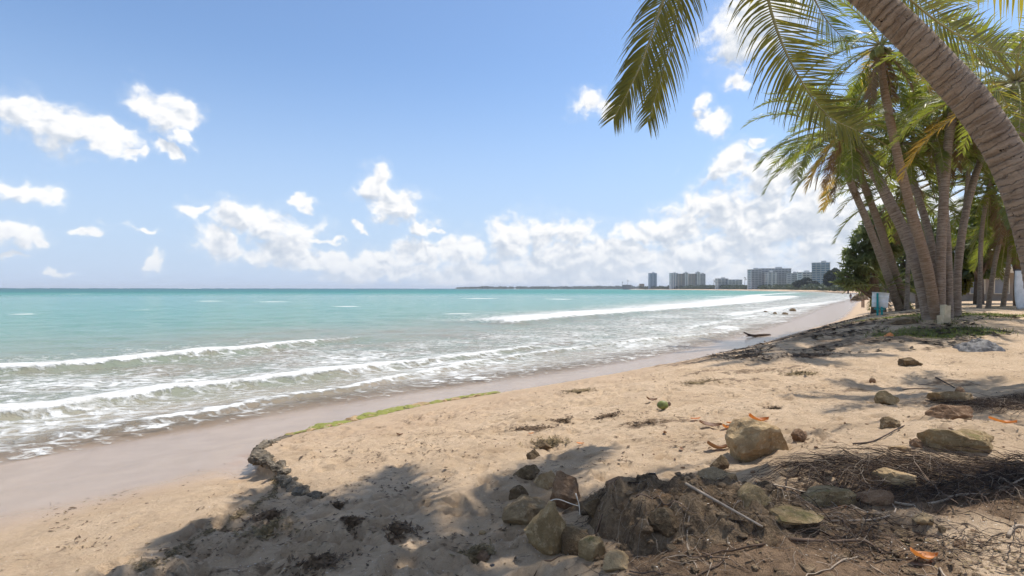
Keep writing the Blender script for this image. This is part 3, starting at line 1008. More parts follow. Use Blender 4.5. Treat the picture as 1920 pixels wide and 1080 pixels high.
for i in range(9):
    a = i * 2.4
    c0 = crown + Vector((.16 * math.cos(a), .16 * math.sin(a), -.16 - .03 * (i % 3)))
    bm = bmesh.new(); bmesh.ops.create_icosphere(bm, subdivisions=2, radius=.1)
    vs = [c0 + Vector((v.co.x, v.co.y, v.co.z * 1.25)) for v in bm.verts]
    world_child('coconut', (lambda q: (q.add(vs, [[v.index for v in f.verts] for f in bm.faces]), q.mesh('coconut', True))[1])(MB()), simple('coconut_husk', (.20, .22, .06), .5, .3) if i == 0 else MATS['coconut_husk'], near_palm)
    bm.free()

# ------------------------------------------------------------------ the clump of palms further along
VAR = []
for i, (e0, L, bd, sd) in enumerate([(68, 2.6, 80, .1), (45, 2.9, 95, -.15), (22, 3.0, 90, .2), (2, 2.9, 75, -.1), (-22, 2.7, 60, .1), (-50, 2.4, 35, 0)]):
    for s in (0, 1):
        VAR.append((e0, frond_meshes('palm_frond', arc_frond(e0, L, bd, sd * (1 - 2 * s)), 0.60, 54, 200 + i * 2 + s, width=.040, droop=1.0, seg=3, rad=.022, ragged=.22)))
DEADV = [frond_meshes('dead_frond', arc_frond(-55 - 8 * s, 2.2, 30, .1 * s), .55, 40, 260 + s, width=.04, droop=1.6, seg=3, rad=.022, ragged=.4) for s in (0, 1)]
mesh_by_mat = {}


def with_mat(me, mat):
    key = (me.name, mat.name)
    if key not in mesh_by_mat:
        c_ = me.copy(); c_.materials.clear(); c_.materials.append(mat)
        mesh_by_mat[key] = c_
    return mesh_by_mat[key]


def palm(base, ctrl, r0, r1, label, seed, nf=24, size=1.0, gold=.15, dead=3, wind=0.3, group='palms of the clump', nuts=5, rows=170, green=None):
    rr = random.Random(seed)
    root = empty('palm_tree', base, label, 'palm tree', group)
    world_child('trunk', trunk_mesh('trunk', ctrl, r0, r1, 14, rows, .075, seed, .22, .06), BARK, root)
    top = Vector(ctrl[-1]) - Vector(base)
    for i in range(nf):
        a = 360 * (i * .381966) + rr.uniform(-12, 12)
        # young leaves upright, old ones hanging
        w_ = i / nf
        ki = min(5, int(w_ * 5.4 + rr.uniform(-.4, .6)))
        ki = max(0, ki)
        e0, (lm, rm_) = VAR[ki * 2 + rr.randrange(2)]
        mat = LEAF_GOLD if rr.random() < .34 * gold * (.2 + 1.5 * w_) else (green or LEAF_GREEN)
        o = link('frond', with_mat(lm, mat), None, root, top, (rr.uniform(-.12, .12), rr.uniform(-.1, .1), R(a) - wind * math.sin(R(a))), [size * rr.uniform(.85, 1.12)] * 3)
        link('midrib', with_mat(rm_, RACHIS), None, o)
    for i in range(dead):
        lm, rm_ = DEADV[i % 2]
        o = link('dead_frond', with_mat(lm, LEAF_DEAD), None, root, top - Vector((0, 0, .12)), (0, rr.uniform(-.1, .1), rr.uniform(0, 6.28)), [size * rr.uniform(.7, 1)] * 3)
        link('midrib', with_mat(rm_, RACHIS_DEAD), None, o)
    for i in range(nuts):
        a = i * 2.1 + seed
        link('coconut', NUT, None, root, top + Vector((.17 * math.cos(a), .17 * math.sin(a), -.2 - .05 * (i % 2))))
    return root


bm = bmesh.new(); bmesh.ops.create_icosphere(bm, subdivisions=2, radius=.11)
for v in bm.verts:
    v.co.z *= 1.25
NUT = bpy.data.meshes.new('coconut'); bm.to_mesh(NUT); bm.free()
NUT.materials.append(simple('coconut_green', (.16, .17, .05), .5, .35))


def clump_palm(pts, dY, w0, w1, label, seed, size=1.0, Y=None, **k):
    """pts: the stem in the photograph from foot to crown; dY how much farther the crown is than the foot; w0, w1 its width there"""
    n = len(pts)
    if Y is None:
        Y = min(at(*pts[0]).y, 27)
    ctrl = [spot(px, py, Y + dY * i / (n - 1)) for i, (px, py) in enumerate(pts)]
    g = ground_z(ctrl[0].x, ctrl[0].y)
    ctrl[0].z = g - .12
    b_ = (ctrl[0].x, ctrl[0].y, g)
    return palm(b_, ctrl, .70 * w0 / F * Y / 2, .74 * w1 / F * (Y + dY) / 2, label, seed, size=size * (Y + dY) / 17, **k)


clump_palm([(1690, 575), (1655, 490), (1622, 405), (1592, 335), (1574, 285), (1564, 252)], -1.5, 20, 15, 'leftmost palm of the clump, its thin trunk leaning out over the beach', 1, nf=26, size=1.0, gold=.10, wind=.15)
clump_palm([(1703, 574), (1672, 492), (1648, 420), (1622, 350), (1604, 300), (1594, 272)], .3, 21, 15, 'second palm from the left in the clump, close beside the leftmost one', 2, nf=25, size=.95, gold=.12)
clump_palm([(1747, 597), (1726, 520), (1698, 440), (1660, 362), (1625, 295), (1590, 236)], 1, 34, 20, 'thick trunked palm at the front of the clump, curving far left', 3, nf=24, size=.95, gold=.15)
clump_palm([(1757, 598), (1738, 500), (1712, 405), (1685, 300), (1664, 200), (1652, 125), (1650, 82)], -.3, 27, 17, 'tallest palm of the clump, slim trunk rising above all the others', 4, nf=24, size=.95, gold=.25, dead=6)
clump_palm([(1766, 597), (1757, 520), (1740, 430), (1716, 350), (1702, 305), (1690, 268)], 2, 20, 14, 'slender palm behind the tall one, trunk crossing behind it', 5, nf=24, size=.9, gold=.25)
clump_palm([(1762, 599), (1763, 500), (1768, 400), (1774, 300), (1782, 235), (1788, 190)], .6, 25, 19, 'upright palm with orange brown trunk in the middle of the clump', 6, nf=24, size=.95, gold=.35, dead=5)
clump_palm([(1779, 594), (1778, 500), (1772, 400), (1760, 300), (1752, 260), (1748, 236)], 1.2, 20, 14, 'dark upright palm just right of the orange brown trunk', 7, nf=22, size=.9, gold=.2)
clump_palm([(1793, 591), (1796, 500), (1808, 410), (1826, 335), (1838, 300), (1848, 262)], 1, 20, 14, 'palm at the right of the clump leaning towards the path', 8, nf=24, size=.95, gold=.35, dead=4)
clump_palm([(1836, 566), (1838, 510), (1840, 440), (1848, 380), (1858, 330)], 0, 11, 9, 'short dark palm standing behind the clump beside the path', 9, nf=25, size=1.0, gold=.12, dead=2, Y=25)
clump_palm([(1852, 562), (1862, 510), (1872, 460), (1890, 400), (1902, 350)], 0, 11, 9, 'palm behind the path leaning right with a pale trunk', 10, nf=25, size=1.0, gold=.25, dead=3, Y=26)
clump_palm([(1985, 620), (1975, 480), (1950, 350), (1925, 240), (1905, 150)], 0, 44, 30, 'palm mostly beyond the right edge whose fronds reach in behind the big leaning trunk', 13, nf=25, size=1.6, gold=.3, dead=3, Y=8.6)
clump_palm([(1656, 572), (1656, 556), (1660, 540)], 0, 14, 10, 'young stemless palm with pale drooping fronds near the litter bin', 14, nf=15, size=.42, gold=.0, dead=2, nuts=0, rows=30, Y=27)
clump_palm([(1722, 568), (1716, 500), (1706, 420), (1690, 350)], 0, 11, 9, 'palm standing farther back behind the second palm from the left', 15, nf=25, size=.85, gold=.1, dead=3, Y=28)
clump_palm([(1786, 566), (1800, 480), (1815, 330), (1822, 235)], 0, 11, 9, 'high palm farther back, its crown filling the gap under the big leaning trunk', 17, nf=26, size=.9, gold=.2, dead=3, Y=25)
clump_palm([(1880, 562), (1890, 500), (1894, 450), (1890, 415)], 0, 11, 9, 'low palm farther back beside the slatted fence', 18, nf=25, size=.8, gold=.3, dead=3, Y=28)
clump_palm([(1700, 570), (1705, 420), (1712, 250), (1716, 160)], 0, 11, 9, 'thin tall palm at the back, crown right of the tallest palm', 19, nf=25, size=.85, gold=.2, dead=4, Y=26)
# ------------------------------------------------------------------ broad trees, bushes and the far woods
def leafy(name, blobs, n, size, aspect, seed, droop=0.3, shell=.55):
    """leaves spread through a set of ellipsoids (cx,cy,cz,rx,ry,rz); gaps stay open between clumps"""
    rs = np.random.RandomState(seed)
    vol = np.array([b[3] * b[4] * b[5] for b in blobs]) ** .75
    pick = rs.choice(len(blobs), n, p=vol / vol.sum())
    bl = np.array(blobs)[pick]
    d = rs.normal(size=(n, 3)); d /= np.linalg.norm(d, axis=1)[:, None]
    r = shell + (1 - shell) * rs.rand(n) ** .6
    r *= 1 + .28 * gnoise(d[:, 0] * 2.3 + pick * 3.1, d[:, 2] * 2.3 + d[:, 1], seed)
    c = bl[:, :3] + d * bl[:, 3:] * r[:, None]
    a = rs.normal(size=(n, 3)) + d * .8; a[:, 2] -= droop * 2
    a /= np.linalg.norm(a, axis=1)[:, None]
    b = np.cross(a, rs.normal(size=(n, 3))); b /= np.linalg.norm(b, axis=1)[:, None]
    s = size * rs.uniform(.6, 1.35, n)[:, None]
    v = np.stack([c - a * s, c + b * s / aspect, c + a * s, c - b * s / aspect], 1).reshape(-1, 3)
    f = np.arange(4 * n, dtype=np.int32)
    me = bpy.data.meshes.new(name)
    me.vertices.add(4 * n); me.vertices.foreach_set('co', v.ravel())
    me.loops.add(4 * n); me.loops.foreach_set('vertex_index', f)
    me.polygons.add(n)
    me.polygons.foreach_set('loop_start', np.arange(0, 4 * n, 4, dtype=np.int32))
    me.polygons.foreach_set('loop_total', np.full(n, 4, dtype=np.int32))
    me.update(calc_edges=True)
    return me


NEEDLE = leaf_material('needle_foliage', (.06, .082, .040), (.14, .165, .075), .45, (.28, .32, .12), .6)
BUSH = leaf_material('bush_leaf', (.028, .05, .014), (.085, .11, .028), .3, (.20, .26, .04), .45)
BUSH_OLIVE = leaf_material('olive_leaf', (.05, .06, .016), (.13, .13, .035), .35, (.32, .30, .05), .45)
FARLEAF = leaf_material('far_leaf', (.032, .050, .022), (.07, .085, .036), .15, (.10, .13, .05), .7)
DARKLEAF = leaf_material('dark_leaf', (.016, .024, .016), (.038, .048, .026), .1, (.06, .08, .03), .7)
BROWNBARK = simple('brown_bark', (.13, .095, .07), .9, .3, 5, .02, 18)


def tree(name, px, py, Y, blobs_px, n, size, aspect, mat, label, seed, trunk_r=.14, droop=.3, cat='tree', group=None, shell=.5):
    """blobs_px: (px, py, rx, ry) of the clumps of the crown in the photograph"""
    base = spot(px, py, Y)
    base.z = ground_z(base.x, base.y)
    rr = random.Random(seed)
    root = empty(name, base, label, cat, group)
    bl = []
    for (bx, by, rx, ry) in blobs_px:
        Yb = Y + rr.uniform(-1, 1) * rx / F * Y * .8
        c = spot(bx, by, Yb)
        bl.append((c.x - base.x, c.y - base.y, c.z - base.z, rx / F * Y, rx / F * Y * .9, ry / F * Y))
    link('crown', leafy('crown', bl, n, size, aspect, seed, droop, shell), mat, root)
    mb = MB()
    top = max(b[2] for b in bl)
    mb.tube(curve_pts([(0, 0, -.2), (rr.uniform(-.1, .1), 0, top * .3), (rr.uniform(-.3, .3), .1, top * .65), (0, 0, top * .95)], 9), [trunk_r * (1.25 - 1.05 * i / 8) for i in range(9)], 8)
    for b in bl:
        h = min(b[2] * .6, top * .6)
        mb.tube(curve_pts([(0, 0, h * .7), (b[0] * .45, b[1] * .45, (h + b[2]) * .5), (b[0], b[1], b[2])], 6), [trunk_r * (.55 - .08 * i) for i in range(6)], 5)
    mb.build('trunk', BROWNBARK, root, True)
    return root


tree('casuarina_tree', 1640, 556, 33, [(1618, 450, 22, 20), (1600, 480, 20, 18), (1640, 425, 26, 24), (1660, 400, 24, 20), (1628, 490, 30, 20), (1606, 505, 24, 16), (1655, 465, 30, 28), (1640, 515, 30, 16), (1590, 470, 10, 6), (1584, 495, 12, 5), (1680, 440, 30, 34), (1576, 512, 9, 4), (1600, 528, 26, 12), (1640, 540, 34, 10), (1570, 526, 8, 4), (1612, 432, 9, 5), (1630, 400, 9, 6)],
     5200, .26, 5, NEEDLE, 'dark feathery casuarina tree at the left edge of the palm clump', 301, .2, .25)
tree('casuarina_tree', 1690, 556, 40, [(1690, 430, 44, 26), (1720, 450, 44, 34), (1680, 490, 40, 30), (1740, 480, 44, 36), (1700, 525, 46, 18), (1770, 440, 40, 34), (1785, 500, 36, 24)],
     4200, .30, 5, NEEDLE, 'dark feathery casuarina tree behind the trunks of the palm clump', 302, .2, .25)
tree('sea_grape_tree', 1835, 556, 36, [(1800, 470, 40, 30), (1840, 440, 44, 36), (1880, 460, 44, 36), (1830, 500, 40, 22), (1900, 410, 50, 40), (1860, 400, 40, 30)],
     3600, .28, 1.7, BUSH, 'broad leafy tree shading the path to the right of the palm clump', 303, .25, .2)
tree('sea_grape_tree', 1910, 552, 30, [(1900, 445, 30, 26), (1935, 430, 40, 36), (1885, 470, 20, 14), (1950, 470, 36, 30)],
     2600, .22, 1.7, BUSH_OLIVE, 'olive leafy tree at the right edge above the white board', 304, .2, .2)
tree('shrub', 1775, 560, 38, [(1760, 535, 26, 18), (1790, 530, 24, 20), (1740, 545, 20, 12)], 4000, .2, 1.6, BUSH_OLIVE, 'olive shrub seen between the trunks of the palm clump', 305, .08, .2, 'shrub')
tree('broad_tree', 1564, 540, 450, [(1562, 518, 14, 13), (1553, 525, 8, 9), (1573, 526, 10, 10), (1566, 510, 9, 7), (1580, 532, 9, 6)], 5000, 1.4, 1.6, DARKLEAF, 'dark rounded tree beside the blue glass tower', 308, .5, .2)
tree('broad_tree', 1590, 542, 300, [(1590, 530, 10, 9), (1600, 525, 12, 12), (1582, 536, 8, 5)], 4000, 1.0, 1.6, FARLEAF, 'green tree behind the far end of the beach, right of the dark rounded tree', 309, .4, .2)
tree('broad_tree', 1512, 540, 620, [(1500, 531, 12, 6), (1512, 528, 10, 8), (1525, 532, 10, 6)], 3000, 1.6, 1.6, DARKLEAF, 'dark tree in front of the white block left of the glass tower', 310, .5, .2)

# woods along the bay, one green mass below the buildings
rs = np.random.RandomState(77)
bl = []
for i in range(330):
    k = rs.rand()
    px = 1195 + 400 * k
    Yb = np.interp(px, [1195, 1240, 1320, 1400, 1480, 1560, 1600], [1640, 1480, 1230, 960, 680, 450, 330])
    c = spot(px, 540, Yb)
    x, y = c.x + rs.uniform(6, 22), c.y + rs.uniform(5, 25)
    hgt = rs.uniform(.5, 1.0) * np.interp(px, [1195, 1300, 1400, 1600], [10, 11, 9, 5])
    bl.append((x, y, ground_z(x, y) + hgt * .5, rs.uniform(5, 9), rs.uniform(5, 9), hgt * .55))
tag(link('shore_woods', leafy('shore_woods', bl, 16000, 1.7, 1.5, 78, .1, .4), FARLEAF), 'low green woods along the bay below the hotel blocks', 'woods', kind='stuff')
bl = []
for i in range(260):
    px = 860 + 340 * rs.rand() ** .9
    Yb = 3000 + rs.uniform(0, 60)
    c = spot(px, 541, Yb)
    hgt = np.interp(px, [858, 900, 1000, 1200], [10, 15, 15, 20]) * rs.uniform(.5, 1)
    bl.append((c.x, c.y, 1 + hgt * .5, rs.uniform(10, 22), 16, hgt * .5))
tag(link('headland_woods', leafy('headland_woods', bl, 9000, 4.5, 1.5, 79, .1, .3), FARLEAF), 'thin dark strip of woods on the distant headland at the horizon', 'woods', kind='stuff')
mb = MB()
ring = [(spot(850 + 40 * i, 541, 2985).x, 2985 + 12 * math.sin(i * 1.7)) for i in range(11)]
top = [(a, b_, 1.3) for a, b_ in ring]
mb.add([(a, b_ - 14, -.6) for a, b_ in ring] + top + [(a, b_ + 140, 1.3) for a, b_ in ring],
       [(i, i + 1, 12 + i, 11 + i) for i in range(10)] + [(11 + i, 12 + i, 23 + i, 22 + i) for i in range(10)])
tag(mb.build('headland', simple('far_earth', (.16, .15, .09), .9, .3, .02)), kind='structure')

# small palms that stand up out of the far shore
FP = [frond_meshes('far_frond', arc_frond(e, 4.2, 80, .1), .9, 16, 400 + i, width=.35, droop=1, seg=2, rad=.09) for i, e in enumerate((60, 20, -20))]
for i, (px, py0, py1, Y, lab) in enumerate([(1166, 539, 529, 1750, 'leftmost tiny palm on the low point at the end of the bay'), (1176, 539, 526, 1750, 'tallest tiny palm on the low point at the end of the bay'),
                                             (1396, 537, 521, 960, 'lone far palm standing left of the wide hotel block'), (1338, 538, 526, 1150, 'far palm beside the low pale buildings')]):
    c0, c1 = spot(px, py0, Y), spot(px + 1, py1, Y)
    root = empty('palm_tree', (c0.x, c0.y, ground_z(c0.x, c0.y)), lab, 'palm tree', 'palms on the far shore')
    mb = MB(); mb.tube([(0, 0, -1), (.2, 0, (c1.z - c0.z) * .5), (c1.x - c0.x, 0, c1.z - root.location.z)], [.5, .4, .35], 6)
    mb.build('trunk', BROWNBARK, root)
    for k in range(13):
        lm, rm_ = FP[k % 3]
        o = link('frond', with_mat(lm, DARKLEAF), None, root, (c1.x - c0.x, 0, c1.z - root.location.z), (0, 0, k * 2.4))
# ------------------------------------------------------------------ buildings round the bay
WALL_WHITE = simple('white_render', (.66, .65, .62), .85, .08, .3)
WALL_TAN = simple('tan_render', (.52, .45, .36), .85, .1, .3)
WALL_GREY = simple('grey_render', (.52, .52, .52), .85, .1, .3)
WALL_BLUE = simple('blue_grey_render', (.30, .37, .44), .6, .1, .3)
SHADE = simple('balcony_recess', (.22, .235, .255), .7, .2, .3)
GLASS = simple('far_glass', (.16, .23, .30), .18, .25, .2, spec=.6)
ROOFM = simple('flat_roof', (.42, .41, .39), .9, .15, .2)


def block(px0, px1, py, Y, label, wall, depth=14, floor=3.1, style='bands', turn=0.0, cat='building', roof_box=True, bays=None, group='blocks round the bay', py_base=540, glass=None):
    """block of flats standing between two pixel columns, roof line at py"""
    c0, c1 = spot(px0, py_base, Y), spot(px1, py_base, Y)
    g = ground_z((c0.x + c1.x) / 2, Y)
    W = c1.x - c0.x
    H = spot(0, py, Y).z - g
    root = empty('building', ((c0.x + c1.x) / 2, Y + depth / 2, g), label, cat, group)
    root.rotation_euler = (0, 0, turn)
    fy = -depth / 2
    mb = MB(); mb.box((0, .3, H / 2 - 1), (W, depth - .6, H + 2)); mb.build('wall', wall, root)
    mb = MB(); mb.box((0, .3, H + .35), (W + .5, depth - .1, .7))
    rf = mb.build('roof', ROOFM, root)
    if roof_box:
        mb = MB(); mb.box((W * .15, 1, H + 2.0), (min(W * .28, 9), depth * .45, 2.6)); mb.build('lift_house', wall, rf)
    n = max(2, int(H / floor))
    fh = H / n
    gl = glass or SHADE
    nb = bays or max(2, int(W / 7))
    bw = W / nb
    if style == 'bands':
        for i in range(n):
            z = (i + .55) * fh
            for k in range(nb):
                mb = MB(); mb.box((-W / 2 + (k + .5) * bw, fy - .03, z), (bw * .78, .12, fh * .52)); mb.build('window', gl, root)
            mb = MB(); mb.box((0, fy - .45, i * fh + .18), (W * .99, 1.5, .3)); mb.build('balcony', wall, root)
    elif style == 'strips':
        for k in range(nb):
            for i in range(n):
                mb = MB(); mb.box((-W / 2 + (k + .5) * bw, fy - .03, (i + .55) * fh), (bw * .5, .12, fh * .6)); mb.build('window', gl, root)
        for k in range(nb + 1):
            mb = MB(); mb.box((-W / 2 + k * bw, fy - .25, H / 2), (bw * .16, 1.1, H)); mb.build('fin', wall, root)
    # the side that faces the sea
    for i in range(n):
        mb = MB(); mb.box((-W / 2 - .03, 0, (i + .55) * fh), (.12, depth * .6, fh * .5)); mb.build('window', gl, root)
    return root


block(1218, 1231, 514, 1560, 'slim blue grey tower standing alone, leftmost of the tall blocks', WALL_BLUE, 16, 3.2, 'strips', bays=2, glass=GLASS)
block(1258, 1271, 514, 1420, 'blue and white tower at the left end of the row of towers', WALL_WHITE, 16, 3.2, 'strips', bays=3, glass=GLASS)
block(1272, 1284, 515, 1410, 'tan tower second from the left in the row of towers', WALL_TAN, 16, 3.2, 'bands', bays=2, roof_box=False)
block(1285, 1290, 513, 1405, 'narrow white tower between two tan ones in the row of towers', WALL_WHITE, 18, 3.2, 'strips', bays=1)
block(1291, 1307, 515, 1412, 'wide tan tower in the middle of the row of towers', WALL_TAN, 16, 3.2, 'bands', bays=3, roof_box=False)
block(1308, 1312.5, 512, 1404, 'narrow white stair tower near the right end of the row of towers', WALL_WHITE, 18, 3.2, 'strips', bays=1)
block(1313, 1323, 515, 1412, 'tan grey tower at the right end of the row of towers', WALL_GREY, 16, 3.2, 'bands', bays=2)
block(1346, 1366, 524, 1150, 'low pale stepped building left of the lone far palm', WALL_WHITE, 16, 3.2, 'bands', bays=3)
block(1366, 1392, 526, 1140, 'long low pale building next to the lone far palm', WALL_WHITE, 16, 3.2, 'bands', bays=4, roof_box=False)
block(1409, 1428, 507, 905, 'pale grey left wing of the wide hotel block', WALL_GREY, 16, 3.0, 'bands', bays=3)
block(1428, 1484, 505, 915, 'wide grey hotel block with rows of balconies', WALL_GREY, 16, 3.0, 'bands', bays=9)
block(1440, 1455, 512, 895, 'lower white block in front of the wide hotel block', WALL_WHITE, 12, 3.0, 'strips', bays=2)
block(1484, 1504, 514, 880, 'stepped grey building right of the wide hotel block', WALL_GREY, 16, 3.0, 'bands', bays=3)
block(1505, 1526, 512, 800, 'white block of flats left of the blue glass tower', WALL_WHITE, 16, 3.0, 'bands', bays=3)
tw = block(1531, 1561, 494, 740, 'tall blue glass tower, rightmost of the far blocks', WALL_GREY, 17, 2.9, 'bands', turn=R(-32), bays=4, glass=GLASS)
mb = MB()
mb.add([(-9, -8, 33), (9, -8, 33), (9, 8, 33), (-9, 8, 33), (-9, -8, 33.8), (9, -8, 36.3), (9, 8, 36.3), (-9, 8, 33.8)], [(4, 5, 6, 7), (0, 1, 5, 4), (1, 2, 6, 5), (2, 3, 7, 6), (3, 0, 4, 7)])
# low point at the end of the bay, with an orange hut and a grey jetty house
block(1200, 1208, 534, 1700, 'small orange beach hut on the low point', simple('orange_render', (.50, .30, .13), .85, .1, .3), 10, 3, 'bands', bays=2, roof_box=False, cat='hut', group=None)
block(1168, 1184, 536, 1720, 'low dark jetty house at the tip of the point', SHADE, 10, 3, 'bands', bays=3, roof_box=False, cat='hut', group=None)

# ------------------------------------------------------------------ house and fence behind the path
g0 = spot(1830, 552, 46)
hz_ = ground_z(g0.x, g0.y)
house = empty('house', (g0.x, g0.y, hz_), 'low beach house with a pale roof edge behind the trees', 'house')
PALE = simple('pale_fascia', (.60, .54, .43), .8, .1, 1)
mb = MB(); mb.box((0, 2, 1.1), (10.4, 4, 2.6)); mb.build('wall', simple('house_wall', (.28, .235, .19), .9, .15, 1), house)
mb = MB(); mb.box((0, 1.7, 2.55), (11.6, 5.4, .34)); mb.box((0, 1.9, 2.85), (10.6, 4.6, .26)); mb.build('roof', PALE, house)
for i in range(5):
    mb = MB(); mb.box((-4.2 + i * 2.1, -.04, 1.25), (1.2, .1, 1.2)); wn_ = mb.build('window', SHADE, house)
    mb = MB()
    for k in (-.64, .64):
        mb.box((-4.2 + i * 2.1 + k, -.08, 1.25), (.08, .14, 1.36))
    for k in (-.64, .64):
        mb.box((-4.2 + i * 2.1, -.08, 1.25 + k), (1.2, .14, .08))
    mb.build('frame', PALE, wn_)
fx = at(1860, 556)
fence = empty('slatted_fence', fx, 'weathered slatted fence beside the path under the trees', 'fence')
GREYWOOD = simple('grey_wood', (.26, .225, .185), .85, .25, 4, .01, 30)
fs = fx.y / F
for i in range(7):
    mb = MB(); mb.box((1.0, 0, .18 + i * .17), (2.9, .035, .11)); mb.build('slat', GREYWOOD, fence)
for i in range(4):
    mb = MB(); mb.box((-.4 + i * .93, .05, .65), (.09, .07, 1.45)); mb.build('post', GREYWOOD, fence)
# ------------------------------------------------------------------ rocks
def gz(x, y):
    return float(ground_fun(np.array([x], float), np.array([y], float))[0][0])


def rock_material(name, c1, c2, c3, moss=None, mamt=0.0):
    m, t = material(name)
    co = t.n('ShaderNodeTexCoord').outputs['Object']
    nor = t.n('ShaderNodeNewGeometry').outputs['Normal']
    pos = t.n('ShaderNodeNewGeometry').outputs['Position']
    rnd = t.n('ShaderNodeObjectInfo').outputs['Random']
    co = t.vm('ADD', pos, t.n('ShaderNodeCombineXYZ', X=t.m('MULTIPLY', rnd, 31.0), Y=0.0, Z=0.0).outputs[0])
    a = t.noise(co, 5, 6, .65); b_ = t.noise(co, 22, 6, .7); d_ = t.noise(co, 90, 4, .7)
    c = t.mix(t.step(a, .35, .65), c1, c2)
    c = t.mix(t.step(b_, .5, .68, 0, .8), c, c3)
    c = t.mix(t.step(d_, .56, .72, 0, .55), c, tuple(q * .35 for q in c1))
    if moss:
        up = t.n('ShaderNodeSeparateXYZ', Vector=nor).outputs[2]
        mf = t.step(t.m('ADD', t.m('MULTIPLY', up, .25), t.noise(co, 9, 5, .7)), .72 - mamt * .35, .86 - mamt * .3)
        c = t.mix(mf, c, moss)
    bs = t.n('ShaderNodeBsdfPrincipled', Base_Color=c, Roughness=.92, Normal=t.bump(t.m('ADD', t.m('ADD', b_, t.m('MULTIPLY', a, .7)), t.m('MULTIPLY', d_, .35)), 1.0, .02))
    bs.inputs['Specular IOR Level'].default_value = .2
    t.n('ShaderNodeOutputMaterial', Surface=bs.outputs[0])
    return m


STONE_TAN = rock_material('tan_limestone', (0.299, 0.197, 0.099), (0.443, 0.312, 0.168), (0.577, 0.432, 0.258))
STONE_GREY = rock_material('grey_stone', (0.196, 0.134, 0.073), (0.319, 0.230, 0.129), (0.464, 0.350, 0.211))
STONE_DARK = rock_material('dark_stone', (0.098, 0.065, 0.036), (0.180, 0.125, 0.069), (0.309, 0.221, 0.129))
STONE_RED = rock_material('brown_stone', (.18, .105, .06), (.29, .185, .11), (.40, .275, .17))
STONE_MOSS = rock_material('mossy_stone', (0.216, 0.149, 0.073), (0.350, 0.254, 0.133), (0.494, 0.370, 0.215), (0.185, 0.149, 0.060), .0)
LEDGE_GREY = rock_material('beachrock', (.10, .082, .06), (.19, .155, .11), (.32, .27, .20))
LEDGE_ALGAE = rock_material('algae_rock', (.30, .25, .14), (.42, .36, .22), (.52, .46, .32), (.23, .235, .06), .55)


def rock_mesh(name, sx, sy, sz, seed, cuts=15, sub=3, rough=.08):
    rr = random.Random(seed)
    bm = bmesh.new()
    bmesh.ops.create_icosphere(bm, subdivisions=sub, radius=1)
    planes = []
    for i in range(cuts):
        n = Vector((rr.gauss(0, 1), rr.gauss(0, 1), rr.gauss(0, .9))).normalized()
        planes.append((n, rr.uniform(.50, .86)))
    off = Vector((seed * 3.7, seed * 1.3, 0))
    for v in bm.verts:
        p = v.co.copy()
        for n, h in planes:
            q = p.dot(n) - h
            if q > 0:
                p -= n * q * .97
        p *= 1 + rough * 1.6 * mnoise.noise(p * 1.5 + off) + rough * mnoise.noise(p * 4 + off) + rough * .6 * mnoise.noise(p * 9 + off) + rough * .4 * mnoise.noise(p * 20 + off)
        v.co = p
    ext = [max(abs(v.co[i]) for v in bm.verts) for i in range(3)]
    for v in bm.verts:
        v.co = Vector((v.co.x / ext[0] * sx / 2, v.co.y / ext[1] * sy / 2, v.co.z / ext[2] * sz / 2))
    me = bpy.data.meshes.new(name)
    bm.to_mesh(me); bm.free()
    return me


def rock(px, py, wpx, hpx, mat, label, seed, Y=None, sink=.6, depth=.8, rot=None, group='loose stones on the beach', name='rock', sub=4, tilt=0.0):
    """px,py: middle of the stone's foot in the photograph; wpx,hpx its size there"""
    p = at(px, py)
    if Y is not None:
        p = spot(px, py, Y)
    else:
        p.z = gz(p.x, p.y)
    k = p.y / F
    W, H = wpx * k, hpx * k
    hz2 = H * (1 + sink)
    me = rock_mesh(name, W, W * depth, hz2, seed, sub=sub)
    o = link(name, me, mat, None, (p.x, p.y + W * depth * .3, p.z + H - hz2 / 2), (tilt, 0, 0))
    return tag(o, label, 'rock', group)


rock(1433, 850, 122, 64, STONE_TAN, 'large pale boulder with flat sunlit top on the open sand beside the orange leaves', 1, sub=4, depth=.75, sink=.5)
rock(1503, 832, 30, 22, STONE_RED, 'small brown stone touching the right side of the large pale boulder', 2)
rock(1352, 874, 38, 26, STONE_DARK, 'small black stone behind the rounded grey boulder', 4)
rock(1357, 908, 84, 46, STONE_GREY, 'rounded grey boulder behind the long stick', 5, sub=4)
rock(1303, 920, 44, 28, STONE_TAN, 'tan stone left of the rounded grey boulder, by the end of the stick', 6)
rock(1415, 968, 92, 56, STONE_MOSS, 'pale topped stone half buried right of the long stick', 7, sub=4)
rock(1688, 912, 84, 34, STONE_TAN, 'pale speckled stone lying in the heap of dark roots', 8, sub=4, depth=.6)
rock(1560, 944, 130, 30, STONE_MOSS, 'long low mossy stone at the front edge of the root heap', 9, sub=4, depth=.5)
rock(1650, 945, 90, 24, STONE_RED, 'reddish brown stone beside the long mossy stone', 10, sub=4, depth=.5)
rock(1790, 786, 100, 26, STONE_RED, 'brown flat boulder on the sandy rise at right', 11, sub=4, depth=.5)
rock(1668, 754, 48, 26, STONE_MOSS, 'mossy stone at the edge of the shade left of the brown flat boulder', 12)
rock(1675, 804, 36, 20, STONE_GREY, 'small grey stone on the sand between two patches of shade', 13)
rock(1725, 836, 26, 18, STONE_RED, 'small reddish stone left of the big sandy boulder', 14)
rock(1697, 838, 46, 18, STONE_TAN, 'flat tan stone next to the small reddish stone', 15)
rock(1810, 846, 170, 40, STONE_MOSS, 'big sand covered boulder in front of the brown flat boulder', 16, sub=4, depth=.45, sink=1.0)
rock(1803, 742, 18, 16, STONE_RED, 'little brown stone on a pale slab near the upper root heap', 17)
rock(1795, 750, 84, 24, STONE_TAN, 'pale flat slab under the upper root heap', 18, depth=.5)
